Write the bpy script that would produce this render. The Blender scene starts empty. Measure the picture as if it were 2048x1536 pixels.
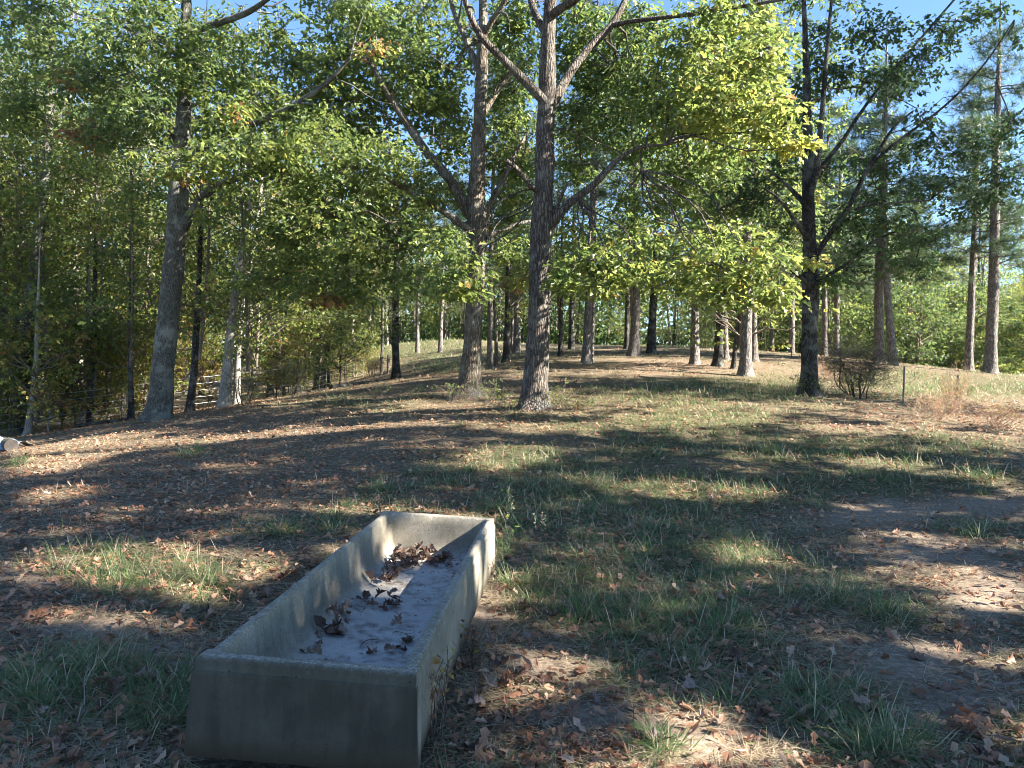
import bpy, math, random
import numpy as np
from mathutils import Vector, Matrix
random.seed(7)
RNG = np.random.default_rng(11)
S = bpy.context.scene
COL = S.collection
R = math.radians

# ------------------------------------------------------------------ camera, sky, sun, exposure
FPX, PIT, ROL, EYE = 1540.0, R(1.5), R(1.5), 1.6          # focal length for a 2048 px wide frame
cam = bpy.data.cameras.new('camera')
cam.lens = 36 * FPX / 2048; cam.clip_end = 2000; cam.clip_start = 0.05
camo = bpy.data.objects.new('camera', cam); COL.objects.link(camo)
camo.matrix_world = Matrix.Translation((0, 0, EYE)) @ Matrix.Rotation(R(90) - PIT, 4, 'X') @ Matrix.Rotation(ROL, 4, 'Z')
S.camera = camo
SUN_EL, SUN_AZ = R(34.0), R(102.0)                         # azimuth clockwise from +Y
SUN = np.array([math.cos(SUN_EL) * math.sin(SUN_AZ), math.cos(SUN_EL) * math.cos(SUN_AZ), math.sin(SUN_EL)])
W = bpy.data.worlds.new('World'); S.world = W; W.use_nodes = True
nt = W.node_tree; bg = nt.nodes['Background']
sky = nt.nodes.new('ShaderNodeTexSky'); sky.sky_type = 'NISHITA'; sky.sun_disc = False
sky.sun_elevation = SUN_EL; sky.sun_rotation = SUN_AZ; sky.ozone_density = 5.5; sky.dust_density = 0.0; sky.air_density = 1.0; sky.altitude = 1200
nt.links.new(sky.outputs[0], bg.inputs[0]); bg.inputs[1].default_value = 0.056
sl = bpy.data.lights.new('sun', 'SUN'); sl.energy = 5.0; sl.angle = R(0.53); sl.color = (1.0, 0.93, 0.82)
slo = bpy.data.objects.new('sun', sl); COL.objects.link(slo)
slo.rotation_euler = Vector(SUN).to_track_quat('Z', 'Y').to_euler()
S.view_settings.view_transform = 'Standard'; S.view_settings.look = 'None'
S.view_settings.exposure = 2.74; S.view_settings.gamma = 1
S.cycles.max_bounces = 7; S.cycles.diffuse_bounces = 4; S.cycles.transmission_bounces = 4
S.cycles.sample_clamp_indirect = 6; S.cycles.filter_width = 0.95; S.cycles.use_denoising = True

# ------------------------------------------------------------------ projection helpers
_c, _s, _cr, _sr = math.cos(PIT), math.sin(PIT), math.cos(ROL), math.sin(ROL)
def ray(px, py):
    px = np.asarray(px, float); py = np.asarray(py, float)
    u2, v2 = (px - 1024) / FPX, (768 - py) / FPX
    u = u2 * _cr - v2 * _sr; v = u2 * _sr + v2 * _cr
    return np.stack([u, _c + v * _s, -_s + v * _c], -1)
def at(px, py, d):                                         # the point seen at a pixel, d metres away along +Y
    r = ray(px, py)
    return r / r[..., 1:2] * np.asarray(d, float)[..., None] + np.array([0, 0, EYE])
def proj(P):
    x, y, z = P[..., 0], P[..., 1], P[..., 2] - EYE
    fw = y * _c - z * _s; up = z * _c + y * _s
    fw = np.where(np.abs(fw) < 1e-4, 1e-4, fw)
    u, v = x / fw, up / fw
    return np.stack([1024 + FPX * (u * _cr + v * _sr), 768 - FPX * (-u * _sr + v * _cr)], -1), fw

# ------------------------------------------------------------------ noise
_lat = np.random.default_rng(3).random((256, 256))
def vnoise(x, y):
    xi = np.floor(x).astype(int); yi = np.floor(y).astype(int); fx = x - xi; fy = y - yi
    fx = fx * fx * (3 - 2 * fx); fy = fy * fy * (3 - 2 * fy)
    g = lambda a, b: _lat[a & 255, b & 255]
    return (g(xi, yi) * (1 - fx) + g(xi + 1, yi) * fx) * (1 - fy) + (g(xi, yi + 1) * (1 - fx) + g(xi + 1, yi + 1) * fx) * fy
def fbm(x, y, o=4):
    a, t, n = 0.5, 0.0, 0.0
    for k in range(o):
        t = t + a * vnoise(x + 17.3 * k, y + 9.1 * k); n += a; x = x * 2.03; y = y * 2.03; a *= .5
    return t / n

# ------------------------------------------------------------------ terrain: a thin-plate surface through the feet of what stands on it
CP = [(at(px, py, d)) for px, py, d in [
    (1070, 815, 15.4), (938, 795, 19), (315, 838, 19), (1618, 792, 20), (1982, 746, 34), (1938, 742, 36), (1772, 727, 36),
    (1490, 752, 26), (1437, 732, 29), (1388, 729, 30), (1172, 727, 30), (1265, 712, 36), (1303, 706, 38), (980, 737, 28),
    (1014, 723, 33), (1033, 706, 42), (882, 704, 58), (835, 706, 60), (792, 765, 34), (1250, 694, 46), (1400, 694, 47),
    (1560, 705, 42), (450, 815, 23), (96, 863, 24), (563, 795, 31), (601, 788, 36), (692, 768, 45), (727, 757, 50),
    (820, 722, 48), (930, 715, 50), (780, 690, 75), (930, 680, 78), (1640, 712, 44), (2048, 788, 27), (1900, 765, 29), (210, 830, 34), (330, 800, 45),
    (50, 865, 26), (0, 905, 17), (1700, 860, 13.0), (2040, 905, 11.5), (1400, 870, 12.6), (700, 850, 14.5), (400, 880, 14.5),
    (1100, 690, 56), (500, 770, 60), (200, 790, 60)]]
CP += [np.array(p, float) for p in [(-6, -6, 0), (0, -6, 0), (6, -6, .05), (-6, 0, -.03), (0, 0, 0), (6, 0, .05), (-5, 5, -.03), (-1, 3, 0), (-1, 5.8, 0.02), (2, 4, 0), (5, 5, .05),
    (0, 8.5, .1), (-5, 9, .02), (5, 9, .12), (-40, 20, -1.2), (-40, 60, -1), (40, 15, .5), (45, 45, 0.2), (30, 60, .6), (15, 75, 1.2), (0, 100, 2.4), (-30, 100, 0), (40, 100, 0), (-20, -6, -.3), (22, 0, .2), (20, 12, .5)]]
CP = np.array(CP)
def _k(r2): return np.where(r2 > 1e-12, .5 * r2 * np.log(np.maximum(r2, 1e-12)), 0)
_X = CP[:, :2] / 10.0
_n = len(CP)
_K = _k(((_X[:, None] - _X[None]) ** 2).sum(-1)) + np.eye(_n) * 0.012
_P = np.c_[np.ones(_n), _X]
_A = np.block([[_K, _P], [_P.T, np.zeros((3, 3))]])
_wt = np.linalg.solve(_A, np.r_[CP[:, 2], 0, 0, 0])
def terrain(x, y):
    x = np.clip(np.asarray(x, float), -55, 55); y = np.clip(np.asarray(y, float), -14, 105)
    sh = x.shape; q = np.stack([x.ravel(), y.ravel()], 1) / 10
    out = np.empty(len(q))
    for i in range(0, len(q), 40000):
        b = q[i:i + 40000]
        out[i:i + 40000] = _k(((b[:, None] - _X[None]) ** 2).sum(-1)) @ _wt[:_n] + _wt[_n] + b @ _wt[_n + 1:]
    return out.reshape(sh)
def ground_hit(px, py):
    r = ray(px, py); t = 1.5
    for _ in range(4000):
        p = r * t
        if p[2] + EYE < terrain(p[0], p[1]) or t > 150: break
        t *= 1.006
    return np.array([p[0], p[1], float(terrain(p[0], p[1]))])

# ------------------------------------------------------------------ mesh building
def make_mesh(name, V, polys, mats, tint=None, midx=None, smooth=False):
    """polys: list of int arrays (n,k); tint: per-face floats in the same order; midx: list of material index per poly array"""
    me = bpy.data.meshes.new(name)
    V = np.asarray(V, np.float32)
    me.vertices.add(len(V)); me.vertices.foreach_set('co', V.ravel())
    polys = [np.asarray(p, np.int32) for p in polys if len(p)]
    tot = np.concatenate([np.full(len(p), p.shape[1], np.int32) for p in polys])
    loops = np.concatenate([p.ravel() for p in polys])
    me.loops.add(len(loops)); me.loops.foreach_set('vertex_index', loops)
    me.polygons.add(len(tot)); st = np.r_[0, np.cumsum(tot)[:-1]].astype(np.int32)
    me.polygons.foreach_set('loop_start', st)
    if midx is not None:
        me.polygons.foreach_set('material_index', np.concatenate([np.full(len(p), m, np.int32) for p, m in zip(polys, midx)]))
    if smooth is not False:
        sm = np.full(len(tot), True) if smooth is True else np.concatenate([np.full(len(p), s) for p, s in zip(polys, smooth)])
        me.polygons.foreach_set('use_smooth', sm)
    if tint is not None:
        a = me.attributes.new('tint', 'FLOAT', 'FACE'); a.data.foreach_set('value', np.asarray(tint, np.float32))
    for m in (mats if isinstance(mats, (list, tuple)) else [mats]): me.materials.append(m)
    me.update(calc_edges=True)
    return me
class Geo:
    """collects arrays that become one mesh"""
    def __init__(s): s.V = []; s.P = []; s.T = []; s.M = []; s.S = []; s.n = 0
    def add(s, V, P, tint=0.0, mat=0, smooth=False):
        V = np.asarray(V, float).reshape(-1, 3); P = np.asarray(P, int)
        if not len(P): return
        s.V.append(V); s.P.append(P + s.n); s.n += len(V)
        s.T.append(np.broadcast_to(np.asarray(tint, float), (len(P),)).copy()); s.M.append(mat); s.S.append(smooth)
    def mesh(s, name, mats, origin=(0, 0, 0)):
        return make_mesh(name, np.concatenate(s.V) - np.asarray(origin, float), s.P, mats, np.concatenate(s.T), s.M, s.S)
def link(name, data, parent=None, loc=None):
    o = bpy.data.objects.new(name, data); COL.objects.link(o)
    if parent is not None: o.parent = parent
    if loc is not None: o.location = loc
    return o
def tag(o, label=None, cat=None, group=None, kind=None):
    if label: o['label'] = label
    if cat: o['category'] = cat
    if group: o['group'] = group
    if kind: o['kind'] = kind
    return o
def thing(name, label, cat, loc, group=None):
    return tag(link(name, None, None, loc), label, cat, group)

def norm(v): return v / np.maximum(np.linalg.norm(v, axis=-1, keepdims=True), 1e-9)
def resample(pts, m):
    pts = np.asarray(pts, float)
    t = np.r_[0, np.cumsum(np.linalg.norm(np.diff(pts[:, :3], axis=0), axis=1))]
    q = np.linspace(0, t[-1], m)
    # Catmull-Rom through the points
    i = np.clip(np.searchsorted(t, q, 'right') - 1, 0, len(pts) - 2)
    u = ((q - t[i]) / np.maximum(t[i + 1] - t[i], 1e-9))[:, None]
    p1, p2 = pts[i], pts[i + 1]; p0 = pts[np.maximum(i - 1, 0)]; p3 = pts[np.minimum(i + 2, len(pts) - 1)]
    h = (t[i + 1] - t[i])[:, None]
    h0 = np.maximum((t[i] - t[np.maximum(i - 1, 0)])[:, None], 1e-6); h3 = np.maximum((t[np.minimum(i + 2, len(pts) - 1)] - t[i + 1])[:, None], 1e-6)
    m1 = np.where((i > 0)[:, None], ((p1 - p0) / h0 + (p2 - p1) / h) / 2, (p2 - p1) / h) * h
    m2 = np.where((i < len(pts) - 2)[:, None], ((p2 - p1) / h + (p3 - p2) / h3) / 2, (p2 - p1) / h) * h
    return (2 * u**3 - 3 * u**2 + 1) * p1 + (u**3 - 2 * u**2 + u) * m1 + (-2 * u**3 + 3 * u**2) * p2 + (u**3 - u**2) * m2
def tube(geo, pts, rad, sides=8, rough=0.0, flare=0.0, seed=0, mat=0, tint=0.0, cap=True):
    """one swept limb"""
    pts = np.asarray(pts, float); rad = np.asarray(rad, float); n = len(pts)
    T = norm(np.gradient(pts, axis=0))
    ref = np.array([0, 1.0, 0]) if abs(T[0, 1]) < .9 else np.array([1.0, 0, 0])
    A = np.empty_like(pts); a = np.cross(ref, T[0])
    for k in range(n):
        a = a - T[k] * (a @ T[k]); a = a / np.linalg.norm(a); A[k] = a
    B = np.cross(T, A)
    th = np.linspace(0, 2 * np.pi, sides, endpoint=False)
    r = np.repeat(rad[:, None], sides, 1)
    L = np.r_[0, np.cumsum(np.linalg.norm(np.diff(pts, axis=0), axis=1))]
    if rough:
        rr = np.random.default_rng(seed)
        nz = rr.normal(0, 1, (n, sides)); nz = (nz + np.roll(nz, 1, 0) + np.roll(nz, -1, 0)) / 1.7
        lo = vnoise(L[:, None] * 1.6 + seed, np.cos(th)[None] * 1.5 + 5) + vnoise(L[:, None] * 1.6 + seed, np.sin(th)[None] * 1.5 + 9) - 1
        r = r * (1 + rough * .55 * nz + rough * 2.2 * lo)
    if flare:
        ph = seed * 1.7
        lob = 0.5 + .5 * np.cos(5 * th + ph) * .8 + .25 * np.cos(3 * th + 2 * ph)
        r = r * (1 + flare * (np.exp(-L / .16)[:, None] * (0.55 + lob[None] * .9) + .25 * np.exp(-L / .5)[:, None]))
    V = pts[:, None] + r[..., None] * (np.cos(th)[None, :, None] * A[:, None] + np.sin(th)[None, :, None] * B[:, None])
    i = np.arange(n - 1)[:, None] * sides; j = np.arange(sides)[None]
    q = np.stack([i + j, i + (j + 1) % sides, i + sides + (j + 1) % sides, i + sides + j], -1).reshape(-1, 4)
    geo.add(V, q, tint, mat, True)
    if cap: geo.add(V[-1], np.arange(sides)[None], tint, mat, False)
def twigs(geo, P0, P1, r0, r1, sag=0.08, seed=0, mat=0, sides=4, tint=0.0, segs=4):
    """many thin curved branches at once, P0 -> P1"""
    P0 = np.asarray(P0, float); P1 = np.asarray(P1, float); n = len(P0)
    if not n: return
    rr = np.random.default_rng(seed)
    L = np.linalg.norm(P1 - P0, axis=1)[:, None]
    t = np.linspace(0, 1, segs + 1)[None, :, None]
    C = P0[:, None] * (1 - t) + P1[:, None] * t
    off = rr.normal(0, 1, (n, 3)) * L * sag
    C = C + off[:, None] * np.sin(np.pi * t) + (rr.normal(0, 1, (n, 3)) * L * sag * .5)[:, None] * np.sin(2 * np.pi * t)
    D = norm(P1 - P0 + 1e-6); ref = np.where(np.abs(D[:, 2:3]) < .8, np.array([[0, 0, 1.0]]), np.array([[1.0, 0, 0]]))
    A = norm(np.cross(D, ref)); B = np.cross(D, A)
    th = np.linspace(0, 2 * np.pi, sides, endpoint=False)
    r0 = np.broadcast_to(np.asarray(r0, float), (n,)); r1 = np.broadcast_to(np.asarray(r1, float), (n,))
    r = r0[:, None] * (1 - t[..., 0]) + r1[:, None] * t[..., 0]
    ring = np.cos(th)[None, :, None] * A[:, None] + np.sin(th)[None, :, None] * B[:, None]
    V = C[:, :, None] + r[..., None, None] * ring[:, None]
    b = (np.arange(n) * (segs + 1) * sides)[:, None, None]; i = np.arange(segs)[None, :, None] * sides; j = np.arange(sides)[None, None]
    q = np.stack([b + i + j, b + i + (j + 1) % sides, b + i + sides + (j + 1) % sides, b + i + sides + j], -1).reshape(-1, 4)
    geo.add(V, q, tint, mat, True)

OAK_V = np.array([(0, 0), (.28, .27), (.47, .11), (.70, .33), (1, 0), (.70, -.33), (.47, -.11), (.28, -.27)])
OAK_F = [np.array([[0, 4, 3, 2, 1], [0, 7, 6, 5, 4]])]
DIA_V = np.array([(0, 0), (.5, .30), (1, 0), (.5, -.30)])
DIA_F = [np.array([[0, 3, 2, 1]])]
BIGOAK_V = np.array([(0, 0), (.15, .12), (.25, .27), (.37, .17), (.50, .36), (.62, .20), (.74, .29), (.87, .14), (1, 0),
                     (.87, -.14), (.74, -.29), (.62, -.20), (.50, -.36), (.37, -.17), (.25, -.27), (.15, -.12)])
def leaves(geo, P, A, N, size, tint, tv=OAK_V, tf=OAK_F, fold=.3, curl=.2, mat=0):
    n = len(P)
    if not n: return
    A = norm(A); N = norm(N - A * (N * A).sum(-1, keepdims=True)); B = np.cross(N, A)
    size = np.broadcast_to(np.asarray(size, float), (n,))[:, None, None]
    fold = np.broadcast_to(np.asarray(fold, float), (n,))[:, None]; curl = np.broadcast_to(np.asarray(curl, float), (n,))[:, None]
    w = np.abs(tv[:, 1])[None] * fold - (tv[:, 0] ** 2)[None] * curl
    V = P[:, None] + size * (tv[:, 0][None, :, None] * A[:, None] + tv[:, 1][None, :, None] * B[:, None] + w[..., None] * N[:, None])
    k = len(tv); off = (np.arange(n) * k)[:, None, None]
    tint = np.broadcast_to(np.asarray(tint, float), (n,))
    for f in tf:
        geo.add(V, (f[None] + off).reshape(-1, f.shape[1]), np.repeat(tint, len(f)), mat); geo.n -= n * k; geo.V.pop()
    geo.V.append(V.reshape(-1, 3)); geo.n += n * k
def spray(geo, C, per, rad, size, rng, tint=.35, sd=.1, tv=OAK_V, tf=OAK_F, mat=0, keep=None, flat=.55, droop=.35):
    """leaf rosettes round twig ends C"""
    C = np.repeat(C, per, 0); n = len(C)
    th = rng.uniform(0, 2 * np.pi, n)
    A = np.stack([np.cos(th), np.sin(th), rng.normal(-droop, .45, n)], 1)
    A = norm(A)
    P = C + A * (rng.random(n) ** .6 * rad)[:, None] * np.array([1, 1, flat]) + rng.normal(0, .12, (n, 3)) * rad
    N = np.array([0, 0, 1.0]) + rng.normal(0, .55, (n, 3))
    tt = np.clip(tint + np.repeat(rng.normal(0, sd * .6, n // per), per) + rng.normal(0, sd, n), 0.0, 1)
    sz = size * rng.uniform(.65, 1.25, n)
    if keep is not None:
        k = keep(P); P, A, N, tt, sz = P[k], A[k], N[k], tt[k], sz[k]
    leaves(geo, P, A, N, sz, tt, tv, tf, fold=rng.uniform(.1, .6, len(P)), curl=rng.uniform(0, .5, len(P)), mat=mat)

# ------------------------------------------------------------------ materials
def mat(name):
    m = bpy.data.materials.new(name); m.use_nodes = True
    t = m.node_tree; t.nodes.clear()
    return m, t, t.nodes.new('ShaderNodeOutputMaterial')
def N_(t, kind, **kw):
    n = t.nodes.new(kind)
    for k, v in kw.items():
        if k.startswith('i_'): n.inputs[k[2:].replace('_', ' ')].default_value = v
        else: setattr(n, k, v)
    return n
def ramp(t, stops, mode='LINEAR'):
    n = t.nodes.new('ShaderNodeValToRGB'); e = n.color_ramp.elements; n.color_ramp.interpolation = mode
    while len(e) < len(stops): e.new(0.5)
    for s, (p, c) in zip(e, stops): s.position = p; s.color = (*c, 1)
    return n
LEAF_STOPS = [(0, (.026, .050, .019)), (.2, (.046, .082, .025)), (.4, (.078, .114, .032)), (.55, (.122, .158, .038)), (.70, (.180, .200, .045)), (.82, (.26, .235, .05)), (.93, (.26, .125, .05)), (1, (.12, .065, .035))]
def leaf_mat(name, stops=LEAF_STOPS, trans=.42, rough=.42, spec=.5):
    m, t, out = mat(name); L = t.links.new
    at_ = N_(t, 'ShaderNodeAttribute', attribute_name='tint')
    r = ramp(t, stops); L(at_.outputs['Fac'], r.inputs[0])
    hs = N_(t, 'ShaderNodeHueSaturation'); hs.inputs['Saturation'].default_value = .97; hs.inputs['Value'].default_value = 2.1
    L(r.outputs[0], hs.inputs['Color'])
    p = N_(t, 'ShaderNodeBsdfPrincipled'); p.inputs['Roughness'].default_value = rough; p.inputs['Specular IOR Level'].default_value = spec
    L(r.outputs[0], p.inputs['Base Color'])
    tr = N_(t, 'ShaderNodeBsdfTranslucent'); L(hs.outputs[0], tr.inputs[0])
    mx = N_(t, 'ShaderNodeMixShader'); mx.inputs[0].default_value = trans
    L(p.outputs[0], mx.inputs[1]); L(tr.outputs[0], mx.inputs[2]); L(mx.outputs[0], out.inputs[0])
    return m
M_LEAF = leaf_mat('oak_leaf', trans=.5, rough=.42, spec=.5)
M_NEEDLE = leaf_mat('pine_needles', [(0, (.022, .05, .022)), (.5, (.05, .095, .035)), (1, (.12, .13, .045))], trans=.25, rough=.4)
M_BLADE = leaf_mat('grass_blade', [(0, (.034, .074, .026)), (.3, (.080, .138, .046)), (.5, (.16, .19, .075)), (.64, (.32, .27, .165)), (.8, (.48, .395, .285)), (1, (.17, .11, .075))], trans=.3, rough=.55, spec=.35)
M_DEAD = leaf_mat('dead_leaf', [(0, (.10, .052, .032)), (.35, (.22, .105, .058)), (.65, (.32, .17, .10)), (1, (.42, .29, .20))], trans=.15, rough=.55, spec=.3)

def bark_mat(name, dark, mid, light, ridge=38, lichen=0.0, bump=.6):
    m, t, out = mat(name); L = t.links.new
    tc = N_(t, 'ShaderNodeTexCoord'); mp = N_(t, 'ShaderNodeMapping'); mp.inputs['Scale'].default_value = (1, 1, .16)
    L(tc.outputs['Object'], mp.inputs[0])
    wob = N_(t, 'ShaderNodeTexNoise', i_Scale=9.0, i_Detail=3.0); L(tc.outputs['Object'], wob.inputs[0])
    vm = N_(t, 'ShaderNodeVectorMath', operation='SCALE'); vm.inputs['Scale'].default_value = .06; L(wob.outputs['Color'], vm.inputs[0])
    va = N_(t, 'ShaderNodeVectorMath', operation='ADD'); L(mp.outputs[0], va.inputs[0]); L(vm.outputs[0], va.inputs[1])
    vo = N_(t, 'ShaderNodeTexVoronoi', feature='DISTANCE_TO_EDGE', i_Scale=float(ridge)); L(va.outputs[0], vo.inputs[0])
    n2 = N_(t, 'ShaderNodeTexNoise', i_Scale=70.0, i_Detail=5.0, i_Roughness=.7); L(va.outputs[0], n2.inputs[0])
    mr = N_(t, 'ShaderNodeMapRange'); mr.inputs['From Max'].default_value = .28; L(vo.outputs['Distance'], mr.inputs[0])
    mxx = N_(t, 'ShaderNodeMath', operation='MULTIPLY'); L(mr.outputs[0], mxx.inputs[0]); L(n2.outputs[0], mxx.inputs[1])
    ad = N_(t, 'ShaderNodeMath', operation='MULTIPLY_ADD'); L(mxx.outputs[0], ad.inputs[0]); ad.inputs[1].default_value = 1.15; ad.inputs[2].default_value = 0.08
    r = ramp(t, [(0.05, dark), (.4, mid), (.8, light)]); L(ad.outputs[0], r.inputs[0])
    col = r.outputs[0]
    n3 = N_(t, 'ShaderNodeTexNoise', i_Scale=2.6, i_Detail=6.0, i_Roughness=.68); L(tc.outputs['Object'], n3.inputs[0])
    r3 = ramp(t, [(.52 - .12 * lichen, (0, 0, 0)), (.66 - .1 * lichen, (1, 1, 1))]); L(n3.outputs[0], r3.inputs[0])
    sc = N_(t, 'ShaderNodeMath', operation='MULTIPLY'); L(r3.outputs[0], sc.inputs[0]); sc.inputs[1].default_value = .25 + .5 * lichen
    mc = N_(t, 'ShaderNodeMixRGB'); mc.inputs[2].default_value = (.34, .35, .30, 1); L(sc.outputs[0], mc.inputs[0]); L(col, mc.inputs[1])
    p = N_(t, 'ShaderNodeBsdfPrincipled'); p.inputs['Roughness'].default_value = .9; p.inputs['Specular IOR Level'].default_value = .2
    L(mc.outputs[0], p.inputs['Base Color'])
    b = N_(t, 'ShaderNodeBump'); b.inputs['Strength'].default_value = bump; b.inputs['Distance'].default_value = .05
    L(ad.outputs[0], b.inputs['Height']); L(b.outputs[0], p.inputs['Normal']); L(p.outputs[0], out.inputs[0])
    return m
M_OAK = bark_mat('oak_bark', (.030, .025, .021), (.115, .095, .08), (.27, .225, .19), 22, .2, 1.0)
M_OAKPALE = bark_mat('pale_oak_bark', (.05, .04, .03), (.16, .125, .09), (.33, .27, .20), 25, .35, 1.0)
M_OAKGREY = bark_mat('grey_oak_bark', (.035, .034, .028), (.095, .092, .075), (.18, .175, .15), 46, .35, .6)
M_PALE = bark_mat('sunlit_tone_bark', (.12, .105, .09), (.30, .27, .23), (.50, .46, .40), 44, .4, .5)  # extra pale bark stands in for sunlight these shaded trunks miss
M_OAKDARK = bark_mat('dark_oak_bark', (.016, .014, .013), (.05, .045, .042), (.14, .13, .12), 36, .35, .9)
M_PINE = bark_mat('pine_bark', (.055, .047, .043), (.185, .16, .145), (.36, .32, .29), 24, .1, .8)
M_POST = bark_mat('weathered_wood', (.08, .06, .05), (.17, .14, .115), (.28, .24, .20), 60, .1, .4)
M_TWIG = bark_mat('dry_twig', (.06, .045, .035), (.15, .12, .095), (.27, .23, .19), 60, .1, .2)

def ground_mat():
    m, t, out = mat('woodland_ground'); L = t.links.new
    tc = N_(t, 'ShaderNodeTexCoord')
    n1 = N_(t, 'ShaderNodeTexNoise', i_Scale=.9, i_Detail=6.0, i_Roughness=.6); n2 = N_(t, 'ShaderNodeTexNoise', i_Scale=26.0, i_Detail=8.0, i_Roughness=.75)
    n3 = N_(t, 'ShaderNodeTexVoronoi', i_Scale=34.0)
    for n in (n1, n2, n3): L(tc.outputs['Object'], n.inputs[0])
    r2 = ramp(t, [(.30, (.032, .023, .015)), (.46, (.115, .086, .056)), (.58, (.22, .168, .115)), (.72, (.42, .35, .26))]); L(n2.outputs[0], r2.inputs[0])
    rv = N_(t, 'ShaderNodeHueSaturation'); L(r2.outputs[0], rv.inputs['Color'])
    mr = N_(t, 'ShaderNodeMapRange'); L(n3.outputs['Color'], mr.inputs[0]); mr.inputs['To Min'].default_value = .65; mr.inputs['To Max'].default_value = 1.3
    L(mr.outputs[0], rv.inputs['Value'])
    gr = N_(t, 'ShaderNodeAttribute', attribute_name='green')
    g2 = ramp(t, [(.3, (.022, .028, .012)), (.5, (.06, .068, .028)), (.7, (.20, .17, .09))]); L(n2.outputs[0], g2.inputs[0])
    mx = N_(t, 'ShaderNodeMixRGB'); L(gr.outputs['Fac'], mx.inputs[0]); L(rv.outputs[0], mx.inputs[1]); L(g2.outputs[0], mx.inputs[2])
    ba = N_(t, 'ShaderNodeAttribute', attribute_name='bare'); b2 = ramp(t, [(.3, (.13, .094, .066)), (.5, (.25, .192, .142)), (.7, (.40, .325, .255))]); L(n2.outputs[0], b2.inputs[0])
    mb = N_(t, 'ShaderNodeMixRGB'); L(ba.outputs['Fac'], mb.inputs[0]); L(mx.outputs[0], mb.inputs[1]); L(b2.outputs[0], mb.inputs[2]); mx = mb
    p = N_(t, 'ShaderNodeBsdfPrincipled'); p.inputs['Roughness'].default_value = .95; p.inputs['Specular IOR Level'].default_value = .15
    L(mx.outputs[0], p.inputs['Base Color'])
    b = N_(t, 'ShaderNodeBump'); b.inputs['Strength'].default_value = .9; b.inputs['Distance'].default_value = .03
    L(n2.outputs[0], b.inputs['Height']); L(b.outputs[0], p.inputs['Normal']); L(p.outputs[0], out.inputs[0])
    return m
M_GROUND = ground_mat()

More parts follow.
